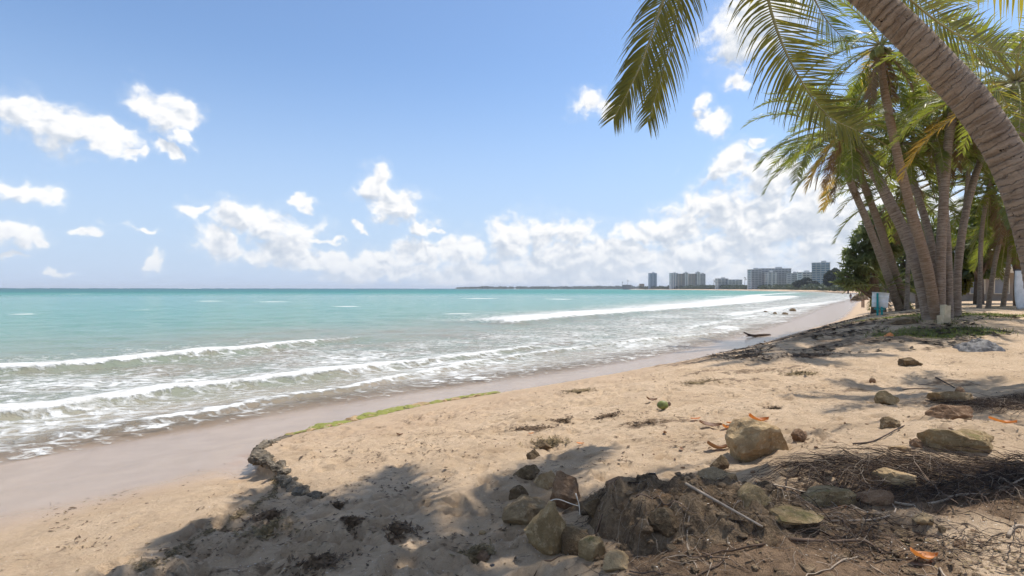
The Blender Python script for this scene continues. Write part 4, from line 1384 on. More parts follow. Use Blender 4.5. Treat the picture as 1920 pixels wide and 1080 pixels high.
rock(1711, 686, 38, 14, STONE_DARK, 'flat dark stone alone on the far sand', 19)
rock(1640, 712, 14, 9, STONE_RED, 'tiny brown stone on the open sand left of the flat dark stone', 20)
rock(1735, 985, 46, 18, STONE_TAN, 'small rounded tan stone below the pale roots', 21)
rock(1700, 1000, 40, 16, STONE_DARK, 'small dark stone in the soil near the bottom right', 22)
rock(1806, 1018, 26, 16, STONE_RED, 'small dark red stone on the bare soil at lower right', 23)
rock(1770, 998, 16, 10, STONE_GREY, 'tiny grey pebble left of the dark red stone', 24)
rock(1028, 1056, 104, 100, STONE_MOSS, 'chunky greenish boulder at the foot of the root mound', 25, sub=4, depth=.8, sink=.25)
rock(1024, 912, 44, 30, STONE_TAN, 'pale rounded stone left of the root mound', 27)
rock(974, 936, 40, 24, STONE_DARK, 'dark wedge shaped stone resting on the sand covered slab', 28)
rock(988, 898, 52, 24, STONE_DARK, 'flat dark stone among the shade behind the pale rounded stone', 29)
rock(985, 985, 104, 56, STONE_GREY, 'flat slab topped with sand left of the root mound', 30, sub=4, depth=.8)
rock(1062, 950, 62, 62, STONE_RED, 'rounded reddish brown boulder leaning on the root mound', 32, sub=4)
rock(1020, 842, 30, 14, STONE_DARK, 'black stone in the sea weed patch on the open sand', 34)
rock(1000, 862, 30, 20, STONE_DARK, 'dark lump at the shaded edge of the sea weed patch', 35)
rock(905, 1000, 14, 8, STONE_TAN, 'tiny pale pebble in the palm shade', 36)
rock(910, 1044, 46, 14, STONE_RED, 'flat crumbly brown stone in the palm shade near the bottom', 37)
# stones awash
for i, (px, py, wp, hp, lab) in enumerate([(1486, 582, 12, 5, 'largest of the dark stones awash off the far beach'), (1453, 587, 9, 4, 'middle dark stone awash, nearest the surf'), (1472, 588, 10, 3, 'dark stone awash just left of the largest one'), (1436, 585, 10, 3, 'leftmost dark stone awash off the far beach')]):
    p = at(px, py)
    k = p.y / F
    me = rock_mesh('rock', wp * k, wp * k * 1.5, hp * k * 2.2, 50 + i)
    tag(link('rock', me, STONE_DARK, None, (p.x, p.y, .02)), lab, 'rock', 'stones awash off the far beach')

# ------------------------------------------------------------------ broken edge of the buried slab
lg_ = empty('beachrock_ledge', (LEDGE[6][0], LEDGE[6][1], ground_z(*LEDGE[6])), 'crumbling grey beachrock edge dropping to the wet sand', 'rock ledge')
rr = random.Random(21)
lp = curve_pts([(a, b_, 0) for a, b_ in LEDGE[6:]], 58)
for i, p in enumerate(lp):
    s = i / 57
    sz = (.17 - .08 * s) * rr.uniform(.6, 1.35)
    x, y = p.x + rr.uniform(-.03, .04), p.y + rr.uniform(-.05, .05)
    me = rock_mesh('ledge_stone', sz * rr.uniform(.8, 1.2), sz * 1.15, sz * rr.uniform(.7, .95), 80 + i, rough=.2)
    z = max(gz(x + .12, y), gz(x, y)) - sz * .12
    o = link('stone', me, LEDGE_GREY, lg_)
    o.location = Vector((x, y, z)) - lg_.location
    o.rotation_euler = (0, 0, rr.uniform(0, 6))
lg2 = empty('mossy_ledge', (LEDGE[3][0], LEDGE[3][1], ground_z(*LEDGE[3])), 'low line of rocks coated in yellow green algae at the edge of the wet sand', 'rock ledge')
lp = curve_pts([(a, b_, 0) for a, b_ in LEDGE[:7]], 84)
for i, p in enumerate(lp):
    s = i / 83
    sz = (.13 + .13 * math.sin(math.pi * min(1, s * 1.05)) ** .8) * rr.uniform(.6, 1.15)
    if s > .8:
        sz *= .55
    x, y = p.x + rr.uniform(-.06, .06), p.y + rr.uniform(-.06, .06)
    me = rock_mesh('mossy_stone', sz * rr.uniform(1.2, 2.4), sz * 1.1, sz * rr.uniform(.3, .6), 140 + i, rough=.18)
    z = max(gz(x + .1, y - .05), gz(x, y)) - sz * .08
    o = link('stone', me, LEDGE_GREY if s > .9 else (STONE_TAN if rr.random() < .25 else LEDGE_ALGAE), lg2)
    o.location = Vector((x, y, z)) - lg2.location
    o.rotation_euler = (0, 0, .7 + rr.uniform(-.5, .5))

# ------------------------------------------------------------------ eroded mound bound by roots
m, t = material('root_soil')
pos = t.n('ShaderNodeNewGeometry').outputs['Position']
a = t.noise(pos, 7, 6, .65); b_ = t.noise(pos, 30, 6, .72); c_ = t.noise(pos, 3, 4, .6)
c = t.mix(t.step(a, .35, .65), (.16, .112, .07), (.33, .235, .145))
c = t.mix(t.step(b_, .48, .70, 0, .75), c, (.40, .29, .185))
c = t.mix(t.step(c_, .55, .68, 0, .55), c, (.20, .105, .045))
fib = t.noise(t.vm('MULTIPLY', pos, (60, 60, 9)), 1.0, 4, .6)
c = t.mix(t.step(fib, .58, .68, 0, .3), c, (.27, .21, .15))
bs = t.n('ShaderNodeBsdfPrincipled', Base_Color=c, Roughness=.97, Normal=t.bump(t.m('ADD', t.m('ADD', a, b_), t.m('MULTIPLY', fib, .2)), 1.0, .05))
bs.inputs['Specular IOR Level'].default_value = .1
t.n('ShaderNodeOutputMaterial', Surface=bs.outputs[0])
SOIL = m


def mound_h(x, y):
    """height of the root mound above its foot"""
    wx = x + .16 * gnoise(x * 2.6, y * 2.6, 201) + .07 * gnoise(x * 7, y * 7, 203)
    wy = y + .20 * gnoise(x * 2.2, y * 2.2, 202) + .06 * gnoise(x * 8, y * 8, 204)
    left = smooth(.34, .66, wx - .10 * np.sin((y - 2.5) * 3))
    front = .35 * smooth(2.3, 2.75, wy + .25 * (wx - .5)) + .65 * smooth(2.75, 3.25, wy + .15 * (wx - .5))
    right = smooth(2.5, 1.25, wx)
    back = smooth(4.05, 3.4, wy)
    body = left * right * back
    h = .40 * left * front * right ** .8 * back
    clod = .085 * fbm(x * 5, y * 5, 4, 211, .62) + .05 * np.abs(gnoise(x * 11, y * 11, 215)) + .03 * np.abs(gnoise(x * 23, y * 23, 216))
    return h + (clod + .02) * body


def mound_fun(x, y):
    return .93 + mound_h(x, y) + .05 * smooth(.5, 2.0, x), {}


mxs = np.linspace(.2, 2.5, 190); mys = np.linspace(2.2, 4.1, 160)
mm = grid_mesh('root_mound', mxs, mys, mound_fun)
mound = link('soil', mm, SOIL)
root_mound = empty('root_mound', (1.1, 3.1, .95), 'dark eroded mound of earth bound by fibrous roots at bottom centre', 'root mound')
mound.parent = root_mound; mound.location = -Vector(root_mound.location)
ROOT_PALE = simple('pale_root', (.34, .27, .20), .9, .3, 9)
ROOT_BROWN = simple('brown_root', (.15, .10, .068), .9, .35, 9)
ROOT_DARK = simple('dark_root', (.065, .046, .036), .9, .35, 9)


def surf(x, y):
    x = np.atleast_1d(np.asarray(x, float)); y = np.atleast_1d(np.asarray(y, float))
    g, e = ground_fun(x, y)
    inm = (x > .2) & (x < 2.5) & (y > 2.2) & (y < 4.1)
    return np.where(inm, np.maximum(g, .93 + mound_h(x, y) + .05 * smooth(.5, 2.0, x)), g)


def strand_set(n, box, ang, spread, length, r, seed, lift=.01, wander=.5, steps=9, mound_only=False):
    """many thin strands lying on the ground: arrays of points n x steps x 3"""
    rs = np.random.RandomState(seed)
    x = rs.uniform(box[0], box[1], n); y = rs.uniform(box[2], box[3], n)
    a = ang + rs.normal(size=n) * spread
    L = length * rs.uniform(.5, 1.4, n)
    pts = np.zeros((n, steps, 3))
    off = rs.uniform(0, lift, n)
    for k in range(steps):
        pts[:, k, 0] = x; pts[:, k, 1] = y
        a = a + rs.normal(size=n) * wander * .35
        x = x + np.cos(a) * L / steps; y = y + np.sin(a) * L / steps
    z = surf(pts[:, :, 0].ravel(), pts[:, :, 1].ravel()).reshape(n, steps)
    arch = np.sin(np.linspace(0, np.pi, steps))[None, :] * (rs.rand(n) ** 2 * lift * 1.5)[:, None]
    pts[:, :, 2] = z + off[:, None] + arch
    return pts, r * rs.uniform(.5, 1.4, n)


def strands_mesh(name, pts, rad):
    """three sided tubes for many strands at once"""
    n, s, _ = pts.shape
    T = np.gradient(pts, axis=1)
    T /= np.linalg.norm(T, axis=2, keepdims=True) + 1e-9
    A = np.cross(T, np.array([0, 0, 1.0])); A /= np.linalg.norm(A, axis=2, keepdims=True) + 1e-9
    Bv = np.cross(A, T)
    tap = np.linspace(1.2, .35, s)[None, :, None] * rad[:, None, None]
    v = np.stack([pts + (A * math.cos(q) + Bv * math.sin(q)) * tap for q in (0, 2.09, 4.19)], 2)   # n,s,3,3
    idx = np.arange(n * s * 3).reshape(n, s, 3)
    q = []
    for k in range(3):
        k2 = (k + 1) % 3
        q.append(np.stack([idx[:, :-1, k], idx[:, :-1, k2], idx[:, 1:, k2], idx[:, 1:, k]], -1).reshape(-1, 4))
    q = np.concatenate(q)
    me = bpy.data.meshes.new(name)
    me.vertices.add(n * s * 3); me.vertices.foreach_set('co', v.reshape(-1))
    me.loops.add(q.size); me.loops.foreach_set('vertex_index', q.ravel().astype(np.int32))
    me.polygons.add(len(q))
    me.polygons.foreach_set('loop_start', np.arange(0, q.size, 4, dtype=np.int32))
    me.polygons.foreach_set('loop_total', np.full(len(q), 4, dtype=np.int32))
    me.polygons.foreach_set('use_smooth', np.ones(len(q), bool))
    me.update(calc_edges=True)
    return me


def mound_child(name, me, mat):
    o = link(name, me, mat, root_mound); o.location = -Vector(root_mound.location); return o


for i, (n, mat, r, L, ang) in enumerate([(130, ROOT_BROWN, .0013, .22, 3.6), (70, ROOT_DARK, .0016, .24, 4.2), (190, ROOT_PALE, .0016, .24, 3.9)]):
    o = mound_child('fibres', strands_mesh('fibres', *strand_set(n, (.45, 2.1, 2.6, 3.7), ang, 1.6, L, r, 500 + i, .012, .9)), mat)
    o['kind'] = 'stuff'
rr = random.Random(9)
for i in range(26):
    pts, rad = strand_set(1, (.5, 2.2, 2.6, 3.8), rr.choice([3.4, 4.4, 5.6]), .5, .5, .0052, 600 + i, .015, .55, 12)
    mound_child('root', strands_mesh('root', pts, rad), rr.choice([ROOT_BROWN, ROOT_PALE, ROOT_BROWN, ROOT_DARK]))
# clods and gravel
def lumps(name, n, box, smin, smax, seed, cond=None):
    rs_ = np.random.RandomState(seed)
    base = []
    for q in range(5):
        me_ = rock_mesh('lump', 1, 1, .8, seed + q, cuts=7, sub=1, rough=.15)
        base.append((np.array([v.co[:] for v in me_.vertices]), np.array([p.vertices[:] for p in me_.polygons])))
        bpy.data.meshes.remove(me_)
    x = rs_.uniform(box[0], box[1], n); y = rs_.uniform(box[2], box[3], n)
    if cond is not None:
        k_ = cond(x, y, rs_); x, y = x[k_], y[k_]
    z = surf(x, y)
    V, Fc, off = [], [], 0
    for i in range(len(x)):
        bv, bf = base[rs_.randint(5)]
        sz = smin + (smax - smin) * rs_.rand() ** 3
        a = rs_.uniform(0, 6.28); ca, sa = math.cos(a), math.sin(a)
        v = bv * sz * np.array([rs_.uniform(.7, 1.4), rs_.uniform(.7, 1.2), rs_.uniform(.5, 1)])
        v = np.stack([v[:, 0] * ca - v[:, 1] * sa + x[i], v[:, 0] * sa + v[:, 1] * ca + y[i], v[:, 2] + z[i] + sz * .12], 1)
        V.append(v); Fc.append(bf + off); off += len(v)
    me_ = bpy.data.meshes.new(name)
    me_.from_pydata(np.concatenate(V).tolist(), [], np.concatenate(Fc).tolist())
    me_.update()
    return me_


o = mound_child('clods', lumps('clods', 520, (.45, 2.3, 2.5, 3.8), .012, .075, 900), SOIL); o['kind'] = 'stuff'
tag(link('gravel', lumps('gravel', 900, (.2, 4.6, 2.6, 5.2), .006, .035, 910, lambda x, y, r: r.rand(len(x)) < smooth(.2, 1.4, x) * (.4 + .6 * (y < 4)))
         , STONE_RED), 'loose brown gravel and clods on the bank at the bottom right', 'gravel', kind='stuff')
tag(link('gravel', lumps('gravel', 700, (-2.6, 6, 2.7, 9), .005, .022, 920), STONE_TAN), 'pale pebbles and shell grit strewn over the sand', 'gravel', kind='stuff')
# stones held in the mound
for i, (px, py, Y, wp, hp, mat) in enumerate([(1150, 878, 3.62, 32, 24, STONE_GREY), (1118, 930, 3.42, 50, 44, STONE_DARK), (1172, 918, 3.5, 70, 30, STONE_RED), (1088, 1010, 3.12, 76, 70, STONE_DARK), (1112, 1064, 3.0, 54, 60, STONE_MOSS),
                                               (1160, 1094, 2.84, 62, 40, STONE_TAN), (1075, 985, 3.25, 60, 26, STONE_GREY), (1250, 1050, 2.95, 60, 46, STONE_DARK), (1500, 1030, 2.95, 100, 20, STONE_MOSS)]):
    c = spot(px, py, Y); k = Y / F
    o = link('stone', rock_mesh('mound_stone', wp * k, wp * k * .9, hp * k * 1.15, 700 + i), mat, root_mound)
    yy_ = c.y + wp * k * .2
    zz_ = float(surf(c.x, yy_)[0]) + hp * k * .08
    o.location = Vector((c.x, yy_, zz_)) - root_mound.location

# ------------------------------------------------------------------ heaps of dry roots round the foot of the big palm
def root_heap(name, label, box, ang, seed, n, L):
    root = empty(name, ((box[0] + box[1]) / 2, (box[2] + box[3]) / 2, gz((box[0] + box[1]) / 2, (box[2] + box[3]) / 2)), label, 'root heap')
    for i, (f, mat, r) in enumerate([(.55, ROOT_DARK, .0021), (.3, ROOT_BROWN, .0019), (.15, ROOT_PALE, .0015)]):
        o = link('dry_roots', strands_mesh('dry_roots', *strand_set(int(n * f), box, ang, .45, L, r, seed + i, .04 if i < 2 else .05, .6, 10)), mat, root)
        o.location = -Vector(root.location); o['kind'] = 'stuff'
    return root


root_heap('root_heap', 'wide heap of dark dry palm roots on the bank at right', (2.15, 4.1, 3.5, 3.98), 3.2, 800, 1000, .5)
root_heap('root_heap', 'smaller heap of dark dry roots further up the beach at the right edge', (5.6, 7.4, 6.0, 6.9), 3.3, 810, 900, .6)
root_heap('root_heap', 'thin tangle of roots in the bare soil at the bottom right', (1.7, 3.0, 2.75, 3.15), 3.5, 820, 130, .35)


def at_surf(px, py):
    """the place on the sand or the mound that the photograph shows at this pixel"""
    u, v = (px - 960) / F, (541.5 - 0.0017 * (px - 960) - py) / F
    t = np.arange(2.2, 9, .01)
    h = CAM[2] + v * t - surf(u * t, t)
    tt = t[int(np.argmax(h < 0))]
    return Vector((u * tt, tt, CAM[2] + v * tt))


def lying(name, pix, r, mat, label, cat, lift=.01, n=8, steps=14, group=None, Ys=None, sub=None):
    """a stick or root through the given pixels"""
    pts = []
    for i, (px, py) in enumerate(pix):
        p = at(px, py) if Ys is None else spot(px, py, Ys[i])
        if Ys is None:
            p.z = float(surf(p.x, p.y)[0]) + lift
        pts.append(p)
    c = curve_pts(pts, steps)
    o = Vector(c[0])
    mb = MB(); mb.tube([q - o for q in c], [r * (1.0 - .45 * i / (steps - 1)) for i in range(steps)], n)
    return tag(mb.build(name, mat, None, True, loc=o), label, cat, group)


lying('stick', [(1286, 906), (1430, 986)], .0095, simple('pale_stick', (.36, .29, .22), .8, .25, 12), 'long straight pale stick lying across the bare earth right of the root mound', 'stick', Ys=[at_surf(1286, 908).y - .05, at_surf(1430, 988).y - .05])
lying('stick', [(1716, 884), (1752, 918), (1796, 958)], .006, ROOT_BROWN, 'thin brown stick poking out of the root heap', 'stick', lift=.05)
lying('root', [(1560, 972), (1640, 975), (1680, 962), (1660, 935), (1640, 920)], .006, ROOT_PALE, 'pale forked root curling over the soil below the mossy stone', 'root')
lying('root', [(1640, 932), (1700, 948), (1760, 942), (1800, 930), (1860, 925), (1920, 905)], .010, ROOT_PALE, 'long pale root running along the front of the root heap', 'root')
lying('root', [(1680, 965), (1700, 985), (1716, 1000)], .005, ROOT_PALE, 'short pale root end pointing at the bottom right', 'root')
lying('root', [(1480, 1010), (1560, 1008), (1620, 1012), (1660, 1028)], .010, ROOT_BROWN, 'thick brown root lying near the bottom edge', 'root')
lying('root', [(1655, 1022), (1720, 1030), (1760, 1038), (1790, 1055)], .004, ROOT_DARK, 'thin dark root trailing to the lower right', 'root')
lying('root', [(1890, 1000), (1905, 985), (1935, 985)], .010, ROOT_PALE, 'curved pale root at the right edge near the bottom', 'root')
lying('root', [(1600, 835), (1640, 825), (1690, 805), (1712, 795)], .007, ROOT_DARK, 'dark curved twig on the sand left of the big sandy boulder', 'root')
lying('stick', [(1670, 727), (1720, 735), (1780, 732)], .008, ROOT_BROWN, 'thin dark stick lying flat on the sand below the upper shade', 'stick')
lying('stick', [(1755, 710), (1790, 728)], .014, ROOT_DARK, 'short dark stick at the left tip of the upper root heap', 'stick')
wp = lying('bent_strap', [(1034, 958), (1030, 942), (1046, 936), (1070, 944), (1087, 949)], .004, simple('white_plastic', (.62, .58, .50), .5, .1, 5), 'bent white plastic strap looping over the sand beside the root mound', 'strap', Ys=[3.30, 3.32, 3.32, 3.30, 3.28])
lying('bent_strap', [(1080, 925), (1086, 945), (1088, 965)], .004, MATS['white_plastic'], 'short upright white strap against the root mound', 'strap', Ys=[3.28, 3.27, 3.26])

# driftwood on the far sand
dw = empty('driftwood', at(1420, 630), 'dark forked driftwood log lying at the water line under the palm shade', 'driftwood')
k = dw.location.y / F
mb = MB()
mb.tube(curve_pts([(.8, .3, .03), (.3, .1, .06), (-.2, 0, .05), (-.5, 0, .12), (-.75, -.1, .24)], 12), [.10 - .006 * i for i in range(12)], 8)
mb.build('log', ROOT_DARK, dw, True)
mb = MB(); mb.tube([(-.2, 0, .05), (-.45, -.15, .05), (-.7, -.2, .04)], [.05, .04, .02], 6); mb.build('branch', ROOT_DARK, dw, True)

# ------------------------------------------------------------------ litter bin
bp = at(1648, 588); bp.z = gz(bp.x, bp.y)
s = bp.y / F
lb = empty('litter_bin', bp, 'white barrel litter bin hung on teal posts at the edge of the grass', 'litter bin')
TEAL = simple('teal_paint', (.02, .27, .27), .45, .15, 6)
WHITEP = simple('bin_white', (.70, .72, .72), .5, .10, 5)
lb.rotation_euler = (0, 0, -math.atan2(bp.x, bp.y))
rB, hB, zb = 13.5 * s, 28 * s, 13 * s
vs, fs = [], []
prof = [(.0, .0), (.86, .0), (.93, .06), (.94, .3), (.97, .33), (.97, .36), (.94, .39), (.97, .66), (1.0, .69), (1.0, .72), (.97, .75), (1.0, .97), (1.05, .98), (1.05, 1.0), (.95, 1.0), (.93, .9), (.85, .1), (0, .08)]
n = 28
for (r_, z_) in prof:
    for q in range(n):
        vs.append((rB * r_ * math.cos(2 * math.pi * q / n), rB * r_ * math.sin(2 * math.pi * q / n), zb + z_ * hB))
for i in range(len(prof) - 1):
    for q in range(n):
        fs.append((i * n + q, i * n + (q + 1) % n, (i + 1) * n + (q + 1) % n, (i + 1) * n + q))
mb = MB(); mb.add(vs, fs); mb.build('barrel', WHITEP, lb, True, rot=(R(-3), R(4), 0))
for x, h in ((-2.2 * s, zb + hB * .97), (4.5 * s, zb + .06 * hB)):
    mb = MB(); mb.box((x, -rB * 1.06, h / 2 - .1), (.075, .075, h + .2)); mb.build('post', TEAL, lb)
mb = MB(); mb.box((1 * s, -rB * .5, zb - .05), (rB * 1.3, rB * 1.1, .05)); mb.build('bracket', TEAL, lb)

# ------------------------------------------------------------------ bench, posts, board, lumps
bp = at(1626, 574); bp.z = gz(bp.x, bp.y); s = bp.y / F
be = empty('bench', bp, 'weathered brown plank bench left of the litter bin', 'bench')
OLDWOOD = simple('red_brown_wood', (.20, .11, .07), .8, .3, 5, .01, 25)
for i in range(3):
    mb = MB(); mb.box((0, -.16 + i * .16, 14 * s), (20 * s, .14, .05)); mb.build('plank', OLDWOOD, be)
for x in (-8 * s, 8 * s):
    for y in (-.14, .14):
        mb = MB(); mb.box((x, y, 6.3 * s), (.09, .09, 14 * s)); mb.build('leg', OLDWOOD, be)
CONC = simple('yellow_concrete', (.58, .49, .33), .9, .2, 4, .02, 15)
for i, (px, py, wp_, hp_, lab) in enumerate([(1772, 604, 12, 34, 'taller yellowish concrete post at the foot of the palm clump'), (1787, 590, 9, 26, 'second yellowish concrete post, right of the taller one'), (1764, 606, 9, 16, 'broken low concrete stub left of the taller concrete post')]):
    p = at(px, py); p.z = gz(p.x, p.y); s = p.y / F
    bm = bmesh.new(); bmesh.ops.create_cube(bm, size=1)
    bmesh.ops.subdivide_edges(bm, edges=bm.edges, cuts=3, use_grid_fill=True)
    for v in bm.verts:
        v.co = Vector((v.co.x * wp_ * s, v.co.y * wp_ * s * .9, (v.co.z + .4) * hp_ * s * 1.1))
        v.co += mnoise.noise_vector(v.co * 6 + Vector((i * 5, 0, 0))) * .015
        if v.co.z > hp_ * s * .8:
            v.co.z += mnoise.noise(v.co * 9) * .04
    me = bpy.data.meshes.new('post'); bm.to_mesh(me); bm.free()
    tag(link('concrete_post', me, CONC, None, p, (0, R(2 - 3 * i), .3 * i)), lab, 'post', 'concrete posts by the palms')
# white board at the right edge
p = spot(1913, 576, 24); p.z = ground_z(p.x, p.y); s = p.y / F
brd = empty('upright_board', p, 'white upright board with rounded foot at the right edge beside the path', 'board')
vs = []
m_ = 16
for i in range(m_ + 1):
    u = i / m_
    wd = (11 * s) * (math.sin(math.pi * min(1, .10 + u * .9)) ** .5 if u < .5 else 1 - .3 * (u - .5) ** 2)
    for (a, b_) in ((-1, 0), (-.7, -1), (.7, -1), (1, 0), (.7, 1), (-.7, 1)):
        vs.append((wd * a, .05 * b_, u * 72 * s))
fs = [tuple(range(5, -1, -1)), tuple(m_ * 6 + q for q in range(6))]
for i in range(m_):
    for q in range(6):
        fs.append((i * 6 + q, i * 6 + (q + 1) % 6, (i + 1) * 6 + (q + 1) % 6, (i + 1) * 6 + q))
mb = MB(); mb.add(vs, fs); mb.build('panel', WHITEP, brd, True)
mb = MB(); mb.box((0, .09, 20 * s), (.10, .08, 44 * s)); mb.build('stake', OLDWOOD, brd)
mb = MB(); mb.tube([(0, 0, 72 * s), (-4 * s, 0, 74 * s), (-13 * s, 0, 73 * s)], .03, 6); mb.build('arm', simple('dark_metal', (.06, .06, .065), .5, .2), brd)


def crumple(name, px, py, wpx, hpx, dp, mat, label, cat, seed, amp=.35):
    p = at(px, py); p.z = gz(p.x, p.y); k = p.y / F
    W, H = wpx * k, hpx * k
    xs = np.linspace(-1, 1, 44); ys = np.linspace(-1, 1, 30)
    X, Y = np.meshgrid(xs, ys)
    rim = np.clip(1 - (X ** 2 + Y ** 2), 0, 1)
    Z = rim ** .6 * (.55 + amp * (1 - 2.2 * np.abs(fbm(X * 2.1 + seed, Y * 2.1, 4, seed, .55))) + .35 * np.exp(-((X - .25) / .35) ** 2))
    vs = [(W / 2 * x * (1 + .15 * math.sin(seed + y * 4)), W / 2 * dp * y, H * z * .8 - .02) for x, y, z in zip(X.ravel(), Y.ravel(), Z.ravel())]
    fs = [(j * 44 + i, j * 44 + i + 1, (j + 1) * 44 + i + 1, (j + 1) * 44 + i) for j in range(29) for i in range(43) if rim[j, i] + rim[j + 1, i + 1] + rim[j, i + 1] + rim[j + 1, i] > 0]
    mb = MB(); mb.add(vs, fs)
    me = mb.mesh(name, True)
    bm = bmesh.new(); bm.from_mesh(me); bmesh.ops.delete(bm, geom=[v for v in bm.verts if not v.link_faces], context='VERTS'); bm.to_mesh(me); bm.free()
    return tag(link(name, me, mat, None, p), label, cat)


crumple('tarpaulin', 1832, 653, 84, 20, .7, simple('grey_tarp', (.105, .10, .098), .6, .45, 9, .01, 30), 'crumpled grey tarpaulin lying on the sand in front of the grass', 'tarpaulin', 4, .6)
crumple('plastic_bag', 1667, 627, 20, 9, .8, simple('orange_plastic', (.72, .26, .08), .4, .2, 9), 'crumpled orange plastic bag in the palm shade', 'bag', 9)
crumple('plastic_scrap', 922, 1062, 34, 10, .5, simple('black_plastic', (.02, .022, .03), .35, .2, 9), 'black plastic scrap on the shaded sand at the bottom', 'scrap', 11)
crumple('plastic_scrap', 823, 992, 10, 7, .7, simple('blue_plastic', (.30, .38, .46), .4, .2, 9), 'tiny pale blue plastic scrap in the palm shade', 'scrap', 12)
crumple('debris_pile', 1614, 562, 30, 14, .9, STONE_DARK, 'dark pile of stones and driftwood behind the bench', 'debris pile', 13, .7)
crumple('debris_pile', 1700, 603, 50, 8, .6, STONE_DARK, 'low grey pile of rubble left of the palm clump', 'debris pile', 14, .8)

# ------------------------------------------------------------------ coconut, husk, leaves
p = at(1243, 770); p.z = gz(p.x, p.y); k = p.y / F
cc = empty('coconut', p, 'green coconut lying on the open sand', 'coconut')
bm = bmesh.new(); bmesh.ops.create_icosphere(bm, subdivisions=3, radius=1)
for v in bm.verts:
    r_ = 1 + .06 * math.cos(3 * math.atan2(v.co.y, v.co.z))
    v.co = Vector((v.co.x * 11 * k, v.co.y * 8 * k * r_, v.co.z * 8 * k * r_)) + Vector((0, 0, 7 * k))
me = bpy.data.meshes.new('husk'); bm.to_mesh(me); bm.free()
for q in me.polygons:
    q.use_smooth = True
link('husk', me, simple('coconut_skin', (.16, .175, .05), .45, .35, 14), cc)
mb = MB(); mb.tube([(9 * k, 0, 8 * k), (13 * k, 0, 9.5 * k), (15 * k, 0, 9 * k)], [4 * k, 4.5 * k, 2 * k], 7); mb.build('stalk_cap', ROOT_BROWN, cc)
LEAFO = leaf_material('orange_leaf', (.42, .13, .03), (.62, .24, .06), .25, (.7, .25, .05), .5)
LEAFB = leaf_material('brown_leaf', (.14, .07, .035), (.24, .12, .06), .15, (.3, .14, .05), .6)


def leaf_mesh(name, L, W, curl, seed):
    rr = random.Random(seed)
    vs, fs = [], []
    nx, ny = 9, 5
    for i in range(nx):
        u = i / (nx - 1)
        wd = W * math.sin(math.pi * min(1, .04 + u ** .8 * .96)) ** .8
        for j in range(ny):
            v = j / (ny - 1) * 2 - 1
            vs.append(((u - .5) * L, v * wd / 2, .012 + curl * L * ((u - .5) ** 2 * 1.3 + abs(v) ** 1.5 * .25) + rr.uniform(-.004, .004)))
    for i in range(nx - 1):
        for j in range(ny - 1):
            fs.append((i * ny + j, i * ny + j + 1, (i + 1) * ny + j + 1, (i + 1) * ny + j))
    mb = MB(); mb.add(vs, fs)
    return mb.mesh(name, True)


for i, (px, py, L, rz, mat, lab) in enumerate([
        (1380, 795, 34, .2, LEAFO, 'leftmost orange leaf of the group behind the large pale boulder'), (1400, 792, 26, 1.0, LEAFO, 'bright orange leaf in the middle of the group behind the boulder'),
        (1421, 789, 36, .1, LEAFO, 'deep orange leaf just above the large pale boulder'), (1384, 809, 22, .9, LEAFO, 'curled orange leaf in front of the group behind the boulder'),
        (1370, 816, 22, 1.8, LEAFB, 'small rusty leaf left of the curled orange leaf'), (1362, 802, 20, .4, LEAFO, 'small orange leaf at the near left of the group'),
        (1305, 788, 20, .3, LEAFO, 'faded orange leaf alone on the sand left of the group'), (1332, 801, 38, -.1, LEAFB, 'narrow brown pod lying flat left of the orange leaves'),
        (1345, 845, 40, .15, LEAFB, 'brown leaf at the edge of the shade left of the boulder'), (1278, 842, 14, 1.5, LEAFB, 'small upright brown leaf at the shade edge'),
        (1247, 815, 14, 1.4, LEAFB, 'little brown leaf in the open sand below the coconut'), (1221, 756, 20, .2, LEAFB, 'reddish husk piece left of the green coconut'),
        (996, 822, 12, .4, LEAFO, 'tiny orange leaf by the sea weed patch'), (1088, 834, 14, .1, LEAFO, 'pale orange leaf at the edge of the palm shade'),
        (1730, 1045, 52, .1, LEAFO, 'golden leaf in the thin tangle of roots at the bottom right'), (1573, 946, 30, .0, LEAFO, 'rusty orange leaf under the long mossy stone'),
        (1880, 800, 40, -.3, LEAFO, 'orange strip of leaf on top of the big sandy boulder'), (749, 818, 12, .6, LEAFB, 'brown pod alone on the slab near the water')]):
    p = at(px, py); k = p.y / F
    p.z = float(surf(p.x, p.y)[0]) + .004
    o = link('fallen_leaf', leaf_mesh('fallen_leaf', L * k * 1.1, L * k * .55, .2 + .15 * (i % 3), i), mat, None, p, (R(-8 + 5 * (i % 4)), R(6 * (i % 3)), rz))
    tag(o, lab, 'leaf', 'fallen leaves on the sand')

# ------------------------------------------------------------------ sea weed
WEED = simple('dry_sea_weed', (.125, .082, .048), .95, .4, 30)
WEED2 = simple('olive_sea_weed', (.20, .145, .075), .95, .4, 30)


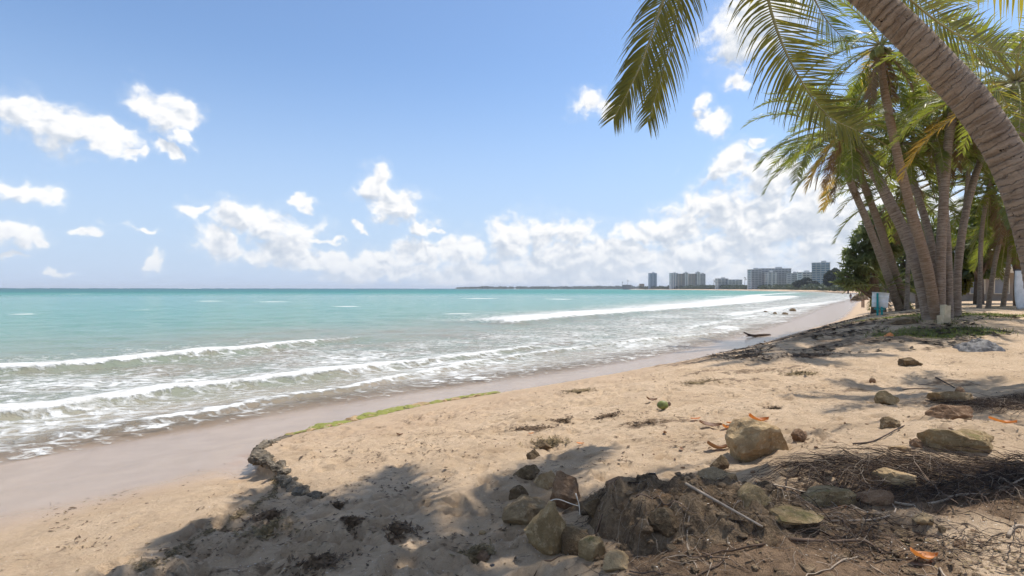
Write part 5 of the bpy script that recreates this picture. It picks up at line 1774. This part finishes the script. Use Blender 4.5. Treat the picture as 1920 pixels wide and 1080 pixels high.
def flakes(name, x, y, size, seed, lift=.004, up=.5):
    """small crumpled scraps, two faces each, lying on the sand"""
    rs = np.random.RandomState(seed)
    n = len(x)
    z = surf(x, y) + lift
    a = rs.uniform(0, 6.28, n)
    s = size * rs.uniform(.4, 1.5, n)
    asp = rs.uniform(.15, .5, n)
    ca, sa = np.cos(a), np.sin(a)
    def P_(u, v, h):
        return np.stack([x + (u * ca - v * asp * sa) * s, y + (u * sa + v * asp * ca) * s, z + h * s], 1)
    hh = rs.uniform(.05, up, n); h2 = rs.uniform(0, up * .6, n)
    v = np.stack([P_(-1, rs.uniform(-.6, .6, n), h2), P_(0, -1 + 0 * hh, hh * .3), P_(1, rs.uniform(-.6, .6, n), hh), P_(0, 1 + 0 * hh, h2)], 1)
    idx = np.arange(4 * n).reshape(n, 4)
    f = np.concatenate([idx[:, [0, 1, 3]], idx[:, [1, 2, 3]]])
    me = bpy.data.meshes.new(name)
    me.vertices.add(4 * n); me.vertices.foreach_set('co', v.reshape(-1))
    me.loops.add(f.size); me.loops.foreach_set('vertex_index', f.ravel().astype(np.int32))
    me.polygons.add(len(f))
    me.polygons.foreach_set('loop_start', np.arange(0, f.size, 3, dtype=np.int32))
    me.polygons.foreach_set('loop_total', np.full(len(f), 3, dtype=np.int32))
    me.update(calc_edges=True)
    return me


rs = np.random.RandomState(91)
N = 60000
y = 2.6 + 24 * rs.rand(N) ** 1.6
x = rs.uniform(-1, 1, N) * (y * .98) + .5
_, d = land(x, y)
dens = fbm(x * .5, y * .9, 3, 151) + .6 * gnoise(x * 2.5, y * 3, 155)
keep = (d > 3.4) & (rs.rand(N) < smooth(-.1, .75, dens) * .75 + .05)
x, y = x[keep], y[keep]
h = len(x) * 2 // 3
sc = .013 + .0016 * y
o = tag(link('sea_weed_litter', flakes('sea_weed_litter', x[:h], y[:h], sc[:h], 92), WEED), 'dark crumbs of dry sea weed strewn over the sand', 'sea weed', kind='stuff')
o = tag(link('sea_weed_litter', flakes('sea_weed_litter', x[h:], y[h:], sc[h:] * .8, 93), WEED2), 'olive brown crumbs of sea weed strewn over the sand', 'sea weed', kind='stuff')
N = 15000
x = rs.uniform(5, 17, N); y = rs.uniform(11.5, 26, N)
_, d = land(x, y)
kp = (d > 3.5) & (d < 10) & (rs.rand(N) < smooth(-.1, .5, fbm(x * .6, y * 1.2, 3, 181) + .1))
tag(link('leaf_litter', flakes('leaf_litter', x[kp], y[kp], .09 + 0 * x[kp], 96, .008, .5), simple('leaf_litter', (.075, .052, .034), .95, .4, 9)), 'dark leaf litter strewn over the sand under the palm clump', 'leaf litter', kind='stuff')
N = 9000
y = 2.7 + 7 * rs.rand(N) ** 1.4; x = rs.uniform(-1, 1, N) * y * .95
_, d = land(x, y)
kp = (d > 3.6) & (rs.rand(N) < smooth(-.2, .6, fbm(x * .8, y * .8, 3, 171)))
tag(link('shell_chips', flakes('shell_chips', x[kp], y[kp], .0055 + 0 * x[kp], 94, .002, .4), simple('shell_white', (.72, .66, .56), .6, .2, 40)), 'pale shell chips strewn over the sand', 'shell chips', kind='stuff')
# wrack line left by the last high water, from the ledge down to the left
wl_ = curve_pts([at(520, 885), at(512, 925), at(470, 958), at(400, 1000), at(330, 1040), at(262, 1082)], 60)
n = 2600
i_ = rs.randint(0, 59, n); f_ = rs.rand(n)
wx_ = np.array([wl_[i].x * (1 - f) + wl_[i + 1].x * f for i, f in zip(i_, f_)]) + rs.normal(size=n) * .022 * (1 + .8 * np.sin(i_ * .6))
wy_ = np.array([wl_[i].y * (1 - f) + wl_[i + 1].y * f for i, f in zip(i_, f_)]) + rs.normal(size=n) * .022
tag(link('wrack_line', flakes('wrack_line', wx_, wy_, np.full(n, .012), 97, .003, .9), WEED2), 'thin wavy line of wrack curving from the ledge to the bottom left', 'sea weed', kind='stuff')
# the clumps that stand out singly
for i, (px, py, wpx, hpx, lab) in enumerate([
        (1310, 718, 60, 8, 'long dark strip of sea weed in front of the tide line'), (1000, 803, 80, 14, 'broad patch of sea weed left of centre on the open sand'), (1053, 788, 30, 12, 'round tuft of sea weed right of the broad patch'),
        (1030, 832, 60, 16, 'dark tuft of sea weed at the tip of the palm shade'), (1140, 782, 40, 8, 'thin smear of sea weed on the middle sand'), (1210, 800, 46, 8, 'curved strip of sea weed below the coconut'),
        (1085, 735, 60, 7, 'flat patch of sea weed on the tide line'), (640, 955, 36, 12, 'clump of sea weed at the end of the crumbling ledge'), (500, 975, 60, 12, 'clump of brown sea weed on the lower sand left of the ledge'),
        (500, 1000, 80, 12, 'dark clump of sea weed where the palm shade begins'), (660, 990, 40, 14, 'clump of sea weed in a foot print in the shade'), (600, 1060, 90, 16, 'large clump of sea weed in the shade near the bottom'),
        (895, 1040, 50, 14, 'brown clump of sea weed in the shade right of centre'), (750, 1000, 60, 10, 'scattered clump of sea weed in the middle of the shade'), (1450, 765, 22, 10, 'small tuft of sea weed on the sand behind the boulder'),
        (1500, 700, 60, 6, 'faint strip of sea weed on the far sand'), (1520, 665, 80, 6, 'strip of sea weed in the shade of the palms'), (1400, 668, 70, 5, 'strip of sea weed at the left tip of the palms shade')]):
    p = at(px, py); k = p.y / F
    n = int(60 + wpx * 4)
    xx = p.x + rs.normal(size=n) * wpx * k * .30; yy = p.y + rs.normal(size=n) * wpx * k * .22
    me = flakes('shreds', xx, yy, np.full(n, .016 + .0012 * p.y), 950 + i, .006, .9)
    zc = gz(p.x, p.y)
    me.transform(Matrix.Translation((-p.x, -p.y, -zc)))
    cl = empty('sea_weed_clump', (p.x, p.y, zc), lab, 'sea weed', 'clumps of sea weed')
    wm = WEED if i % 3 else WEED2
    o = link('shreds', me, wm, cl); o['kind'] = 'stuff'
    W = wpx * k * .42
    g = np.linspace(-1, 1, 17); X, Y = np.meshgrid(g, g)
    rim = np.clip(1 - (X ** 2 + Y ** 2) * (1 + .8 * gnoise(X * 1.7 + i, Y * 1.7, 7)), 0, 1)
    Zs = surf(p.x + X.ravel() * W, p.y + Y.ravel() * W * .7) - zc - .008 + rim.ravel() ** .7 * (.012 + .03 * np.abs(gnoise(X.ravel() * 5 + i, Y.ravel() * 5, 8))) * (1 + .05 * p.y)
    mb = MB(); mb.add(zip(X.ravel() * W, Y.ravel() * W * .7, Zs), [(j * 17 + q, j * 17 + q + 1, (j + 1) * 17 + q + 1, (j + 1) * 17 + q) for j in range(16) for q in range(16) if rim[j, q] > .04])
    mb.build('mat', wm, cl, True)

# ------------------------------------------------------------------ grass on the hummock by the palms
N = 46000
x = rs.uniform(8, 21, N); y = rs.uniform(12, 25, N)
z, e = ground_fun(x, y)
kp = rs.rand(N) < e['grass'] * .8
x, y, z = x[kp], y[kp], z[kp]
n = len(x)
a = rs.uniform(0, 6.28, n); hgt = rs.uniform(.03, .10, n); ln = rs.normal(size=(n, 2)) * .05
w_ = .012
v = np.stack([np.stack([x + np.cos(a) * w_, y + np.sin(a) * w_, z - .01], 1), np.stack([x - np.cos(a) * w_, y - np.sin(a) * w_, z - .01], 1), np.stack([x + ln[:, 0], y + ln[:, 1], z + hgt], 1)], 1)
me = bpy.data.meshes.new('grass')
me.vertices.add(3 * n); me.vertices.foreach_set('co', v.reshape(-1))
me.loops.add(3 * n); me.loops.foreach_set('vertex_index', np.arange(3 * n, dtype=np.int32))
me.polygons.add(n)
me.polygons.foreach_set('loop_start', np.arange(0, 3 * n, 3, dtype=np.int32)); me.polygons.foreach_set('loop_total', np.full(n, 3, dtype=np.int32))
me.update(calc_edges=True)
tag(link('grass', me, leaf_material('grass_blade', (.07, .10, .02), (.17, .19, .05), .35, (.28, .32, .06), .6)), 'thin short grass on the hummock round the palms', 'grass', kind='stuff')


# ------------------------------------------------------------------ people
SKIN = simple('skin', (.34, .20, .13), .6, .1, 4)


def person(px, py, label, seed, top, bottom, hpx=None, stride=.2, yaw=0.0):
    p = at(px, py); p.z = gz(p.x, p.y)
    root = empty('person', p, label, 'person', 'people on the beach')
    root.rotation_euler = (0, 0, yaw)
    s = 1.0
    J = {'pel': (0, 0, .95), 'spine': (0, .01, 1.15), 'chest': (0, 0, 1.36), 'neck': (0, 0, 1.5), 'head': (0, -.02, 1.62), 'crown': (0, -.01, 1.72),
         'ls': (-.18, 0, 1.42), 'le': (-.24, .03 + stride * .3, 1.16), 'lh': (-.24, -.05 + stride * .4, .92), 'rs': (.18, 0, 1.42), 're': (.24, .03 - stride * .3, 1.16), 'rh': (.24, -.08 - stride * .4, .92),
         'lhip': (-.09, 0, .9), 'lk': (-.1, -stride * .5, .5), 'la': (-.1, -stride, .08), 'lt': (-.1, -stride - .14, .04), 'rhip': (.09, 0, .9), 'rk': (.1, stride * .3, .5), 'ra': (.1, stride, .09), 'rt': (.1, stride - .13, .04)}
    E_ = [('pel', 'spine'), ('spine', 'chest'), ('chest', 'neck'), ('neck', 'head'), ('head', 'crown'), ('chest', 'ls'), ('ls', 'le'), ('le', 'lh'), ('chest', 'rs'), ('rs', 're'), ('re', 'rh'),
          ('pel', 'lhip'), ('lhip', 'lk'), ('lk', 'la'), ('la', 'lt'), ('pel', 'rhip'), ('rhip', 'rk'), ('rk', 'ra'), ('ra', 'rt')]
    RAD = {'pel': .13, 'spine': .12, 'chest': .13, 'neck': .05, 'head': .095, 'crown': .06, 'ls': .06, 'le': .042, 'lh': .035, 'rs': .06, 're': .042, 'rh': .035, 'lhip': .085, 'lk': .06, 'la': .042, 'lt': .035, 'rhip': .085, 'rk': .06, 'ra': .042, 'rt': .035}

    def skin(name, keys, edges, mat, grow=0.0, rootk='pel'):
        me = bpy.data.meshes.new(name)
        ks = list(keys)
        me.from_pydata([J[q] for q in ks], [(ks.index(a), ks.index(b_)) for a, b_ in edges], [])
        o = link(name, me, None, root)
        sm = o.modifiers.new('skin', 'SKIN')
        for q, sv in zip(ks, me.skin_vertices[0].data):
            sv.radius = (RAD[q] + grow, RAD[q] + grow)
            sv.use_root = (q == rootk)
        o.modifiers.new('sub', 'SUBSURF').levels = 1
        o.modifiers['sub'].render_levels = 1
        me.materials.append(mat)
        o2 = o.modifiers.get('skin'); o2.use_smooth_shade = True
        return o
    skin('body', J.keys(), E_, SKIN)
    if top:
        skin('shirt', ['spine', 'chest', 'ls', 'le', 'rs', 're'], [('spine', 'chest'), ('chest', 'ls'), ('ls', 'le'), ('chest', 'rs'), ('rs', 're')], top, .016, 'chest')
    skin('shorts', ['pel', 'lhip', 'lk', 'rhip', 'rk'], [('pel', 'lhip'), ('lhip', 'lk'), ('pel', 'rhip'), ('rhip', 'rk')], bottom, .02, 'pel')
    mb = MB(); bm = bmesh.new(); bmesh.ops.create_icosphere(bm, subdivisions=2, radius=.105)
    mb.add([(v.co.x, v.co.y * 1.1 + .012, v.co.z + 1.665) for v in bm.verts if True], [[v.index for v in f.verts] for f in bm.faces if f.calc_center_median().z > .0 or f.calc_center_median().y > .03]); bm.free()
    mb.build('hair', HAIR, root, True)
    return root


HAIR = simple('dark_hair', (.03, .022, .018), .7, .2, 8)
CL_NAVY = simple('navy_cloth', (.05, .075, .12), .9, .2, 8); CL_GREY = simple('grey_cloth', (.20, .23, .27), .9, .2, 8)
CL_BLACK = simple('black_cloth', (.015, .015, .018), .9, .2, 8); CL_TAN = simple('tan_cloth', (.36, .29, .21), .9, .2, 8); CL_RED = simple('red_cloth', (.35, .06, .05), .9, .2, 8)
person(1595, 564, 'walker in dark clothes at the water line on the far beach', 1, CL_NAVY, CL_GREY, stride=.18, yaw=.4)
person(1722, 560, 'person in black shirt and tan shorts standing behind the palm clump', 2, CL_BLACK, CL_TAN, stride=.06, yaw=.9)
person(1612, 554, 'bather in red top near the debris pile on the far beach', 3, CL_RED, CL_NAVY, stride=.1, yaw=2.0)
person(1617, 553, 'bather in grey top beside the one in red', 4, CL_GREY, CL_BLACK, stride=.1, yaw=-1)
person(1599, 547.5, 'tiny distant figure on the sand beyond the walker', 5, CL_RED, CL_BLACK, stride=.15, yaw=0)
person(1563, 546, 'farthest tiny figure on the distant beach', 6, CL_BLACK, CL_RED, stride=.15, yaw=1)
# ------------------------------------------------------------------ sea air
mb = MB(); mb.box((0, 8300, 25), (36000, 17200, 72))
m, t = material('sea_air')
pv = t.n('ShaderNodeVolumePrincipled', Color=(.86, .92, 1.0, 1), Density=.00012)
t.n('ShaderNodeOutputMaterial', Volume=pv.outputs[0])
tag(mb.build('haze', m), 'thin bright sea haze over the bay', 'haze', kind='stuff')
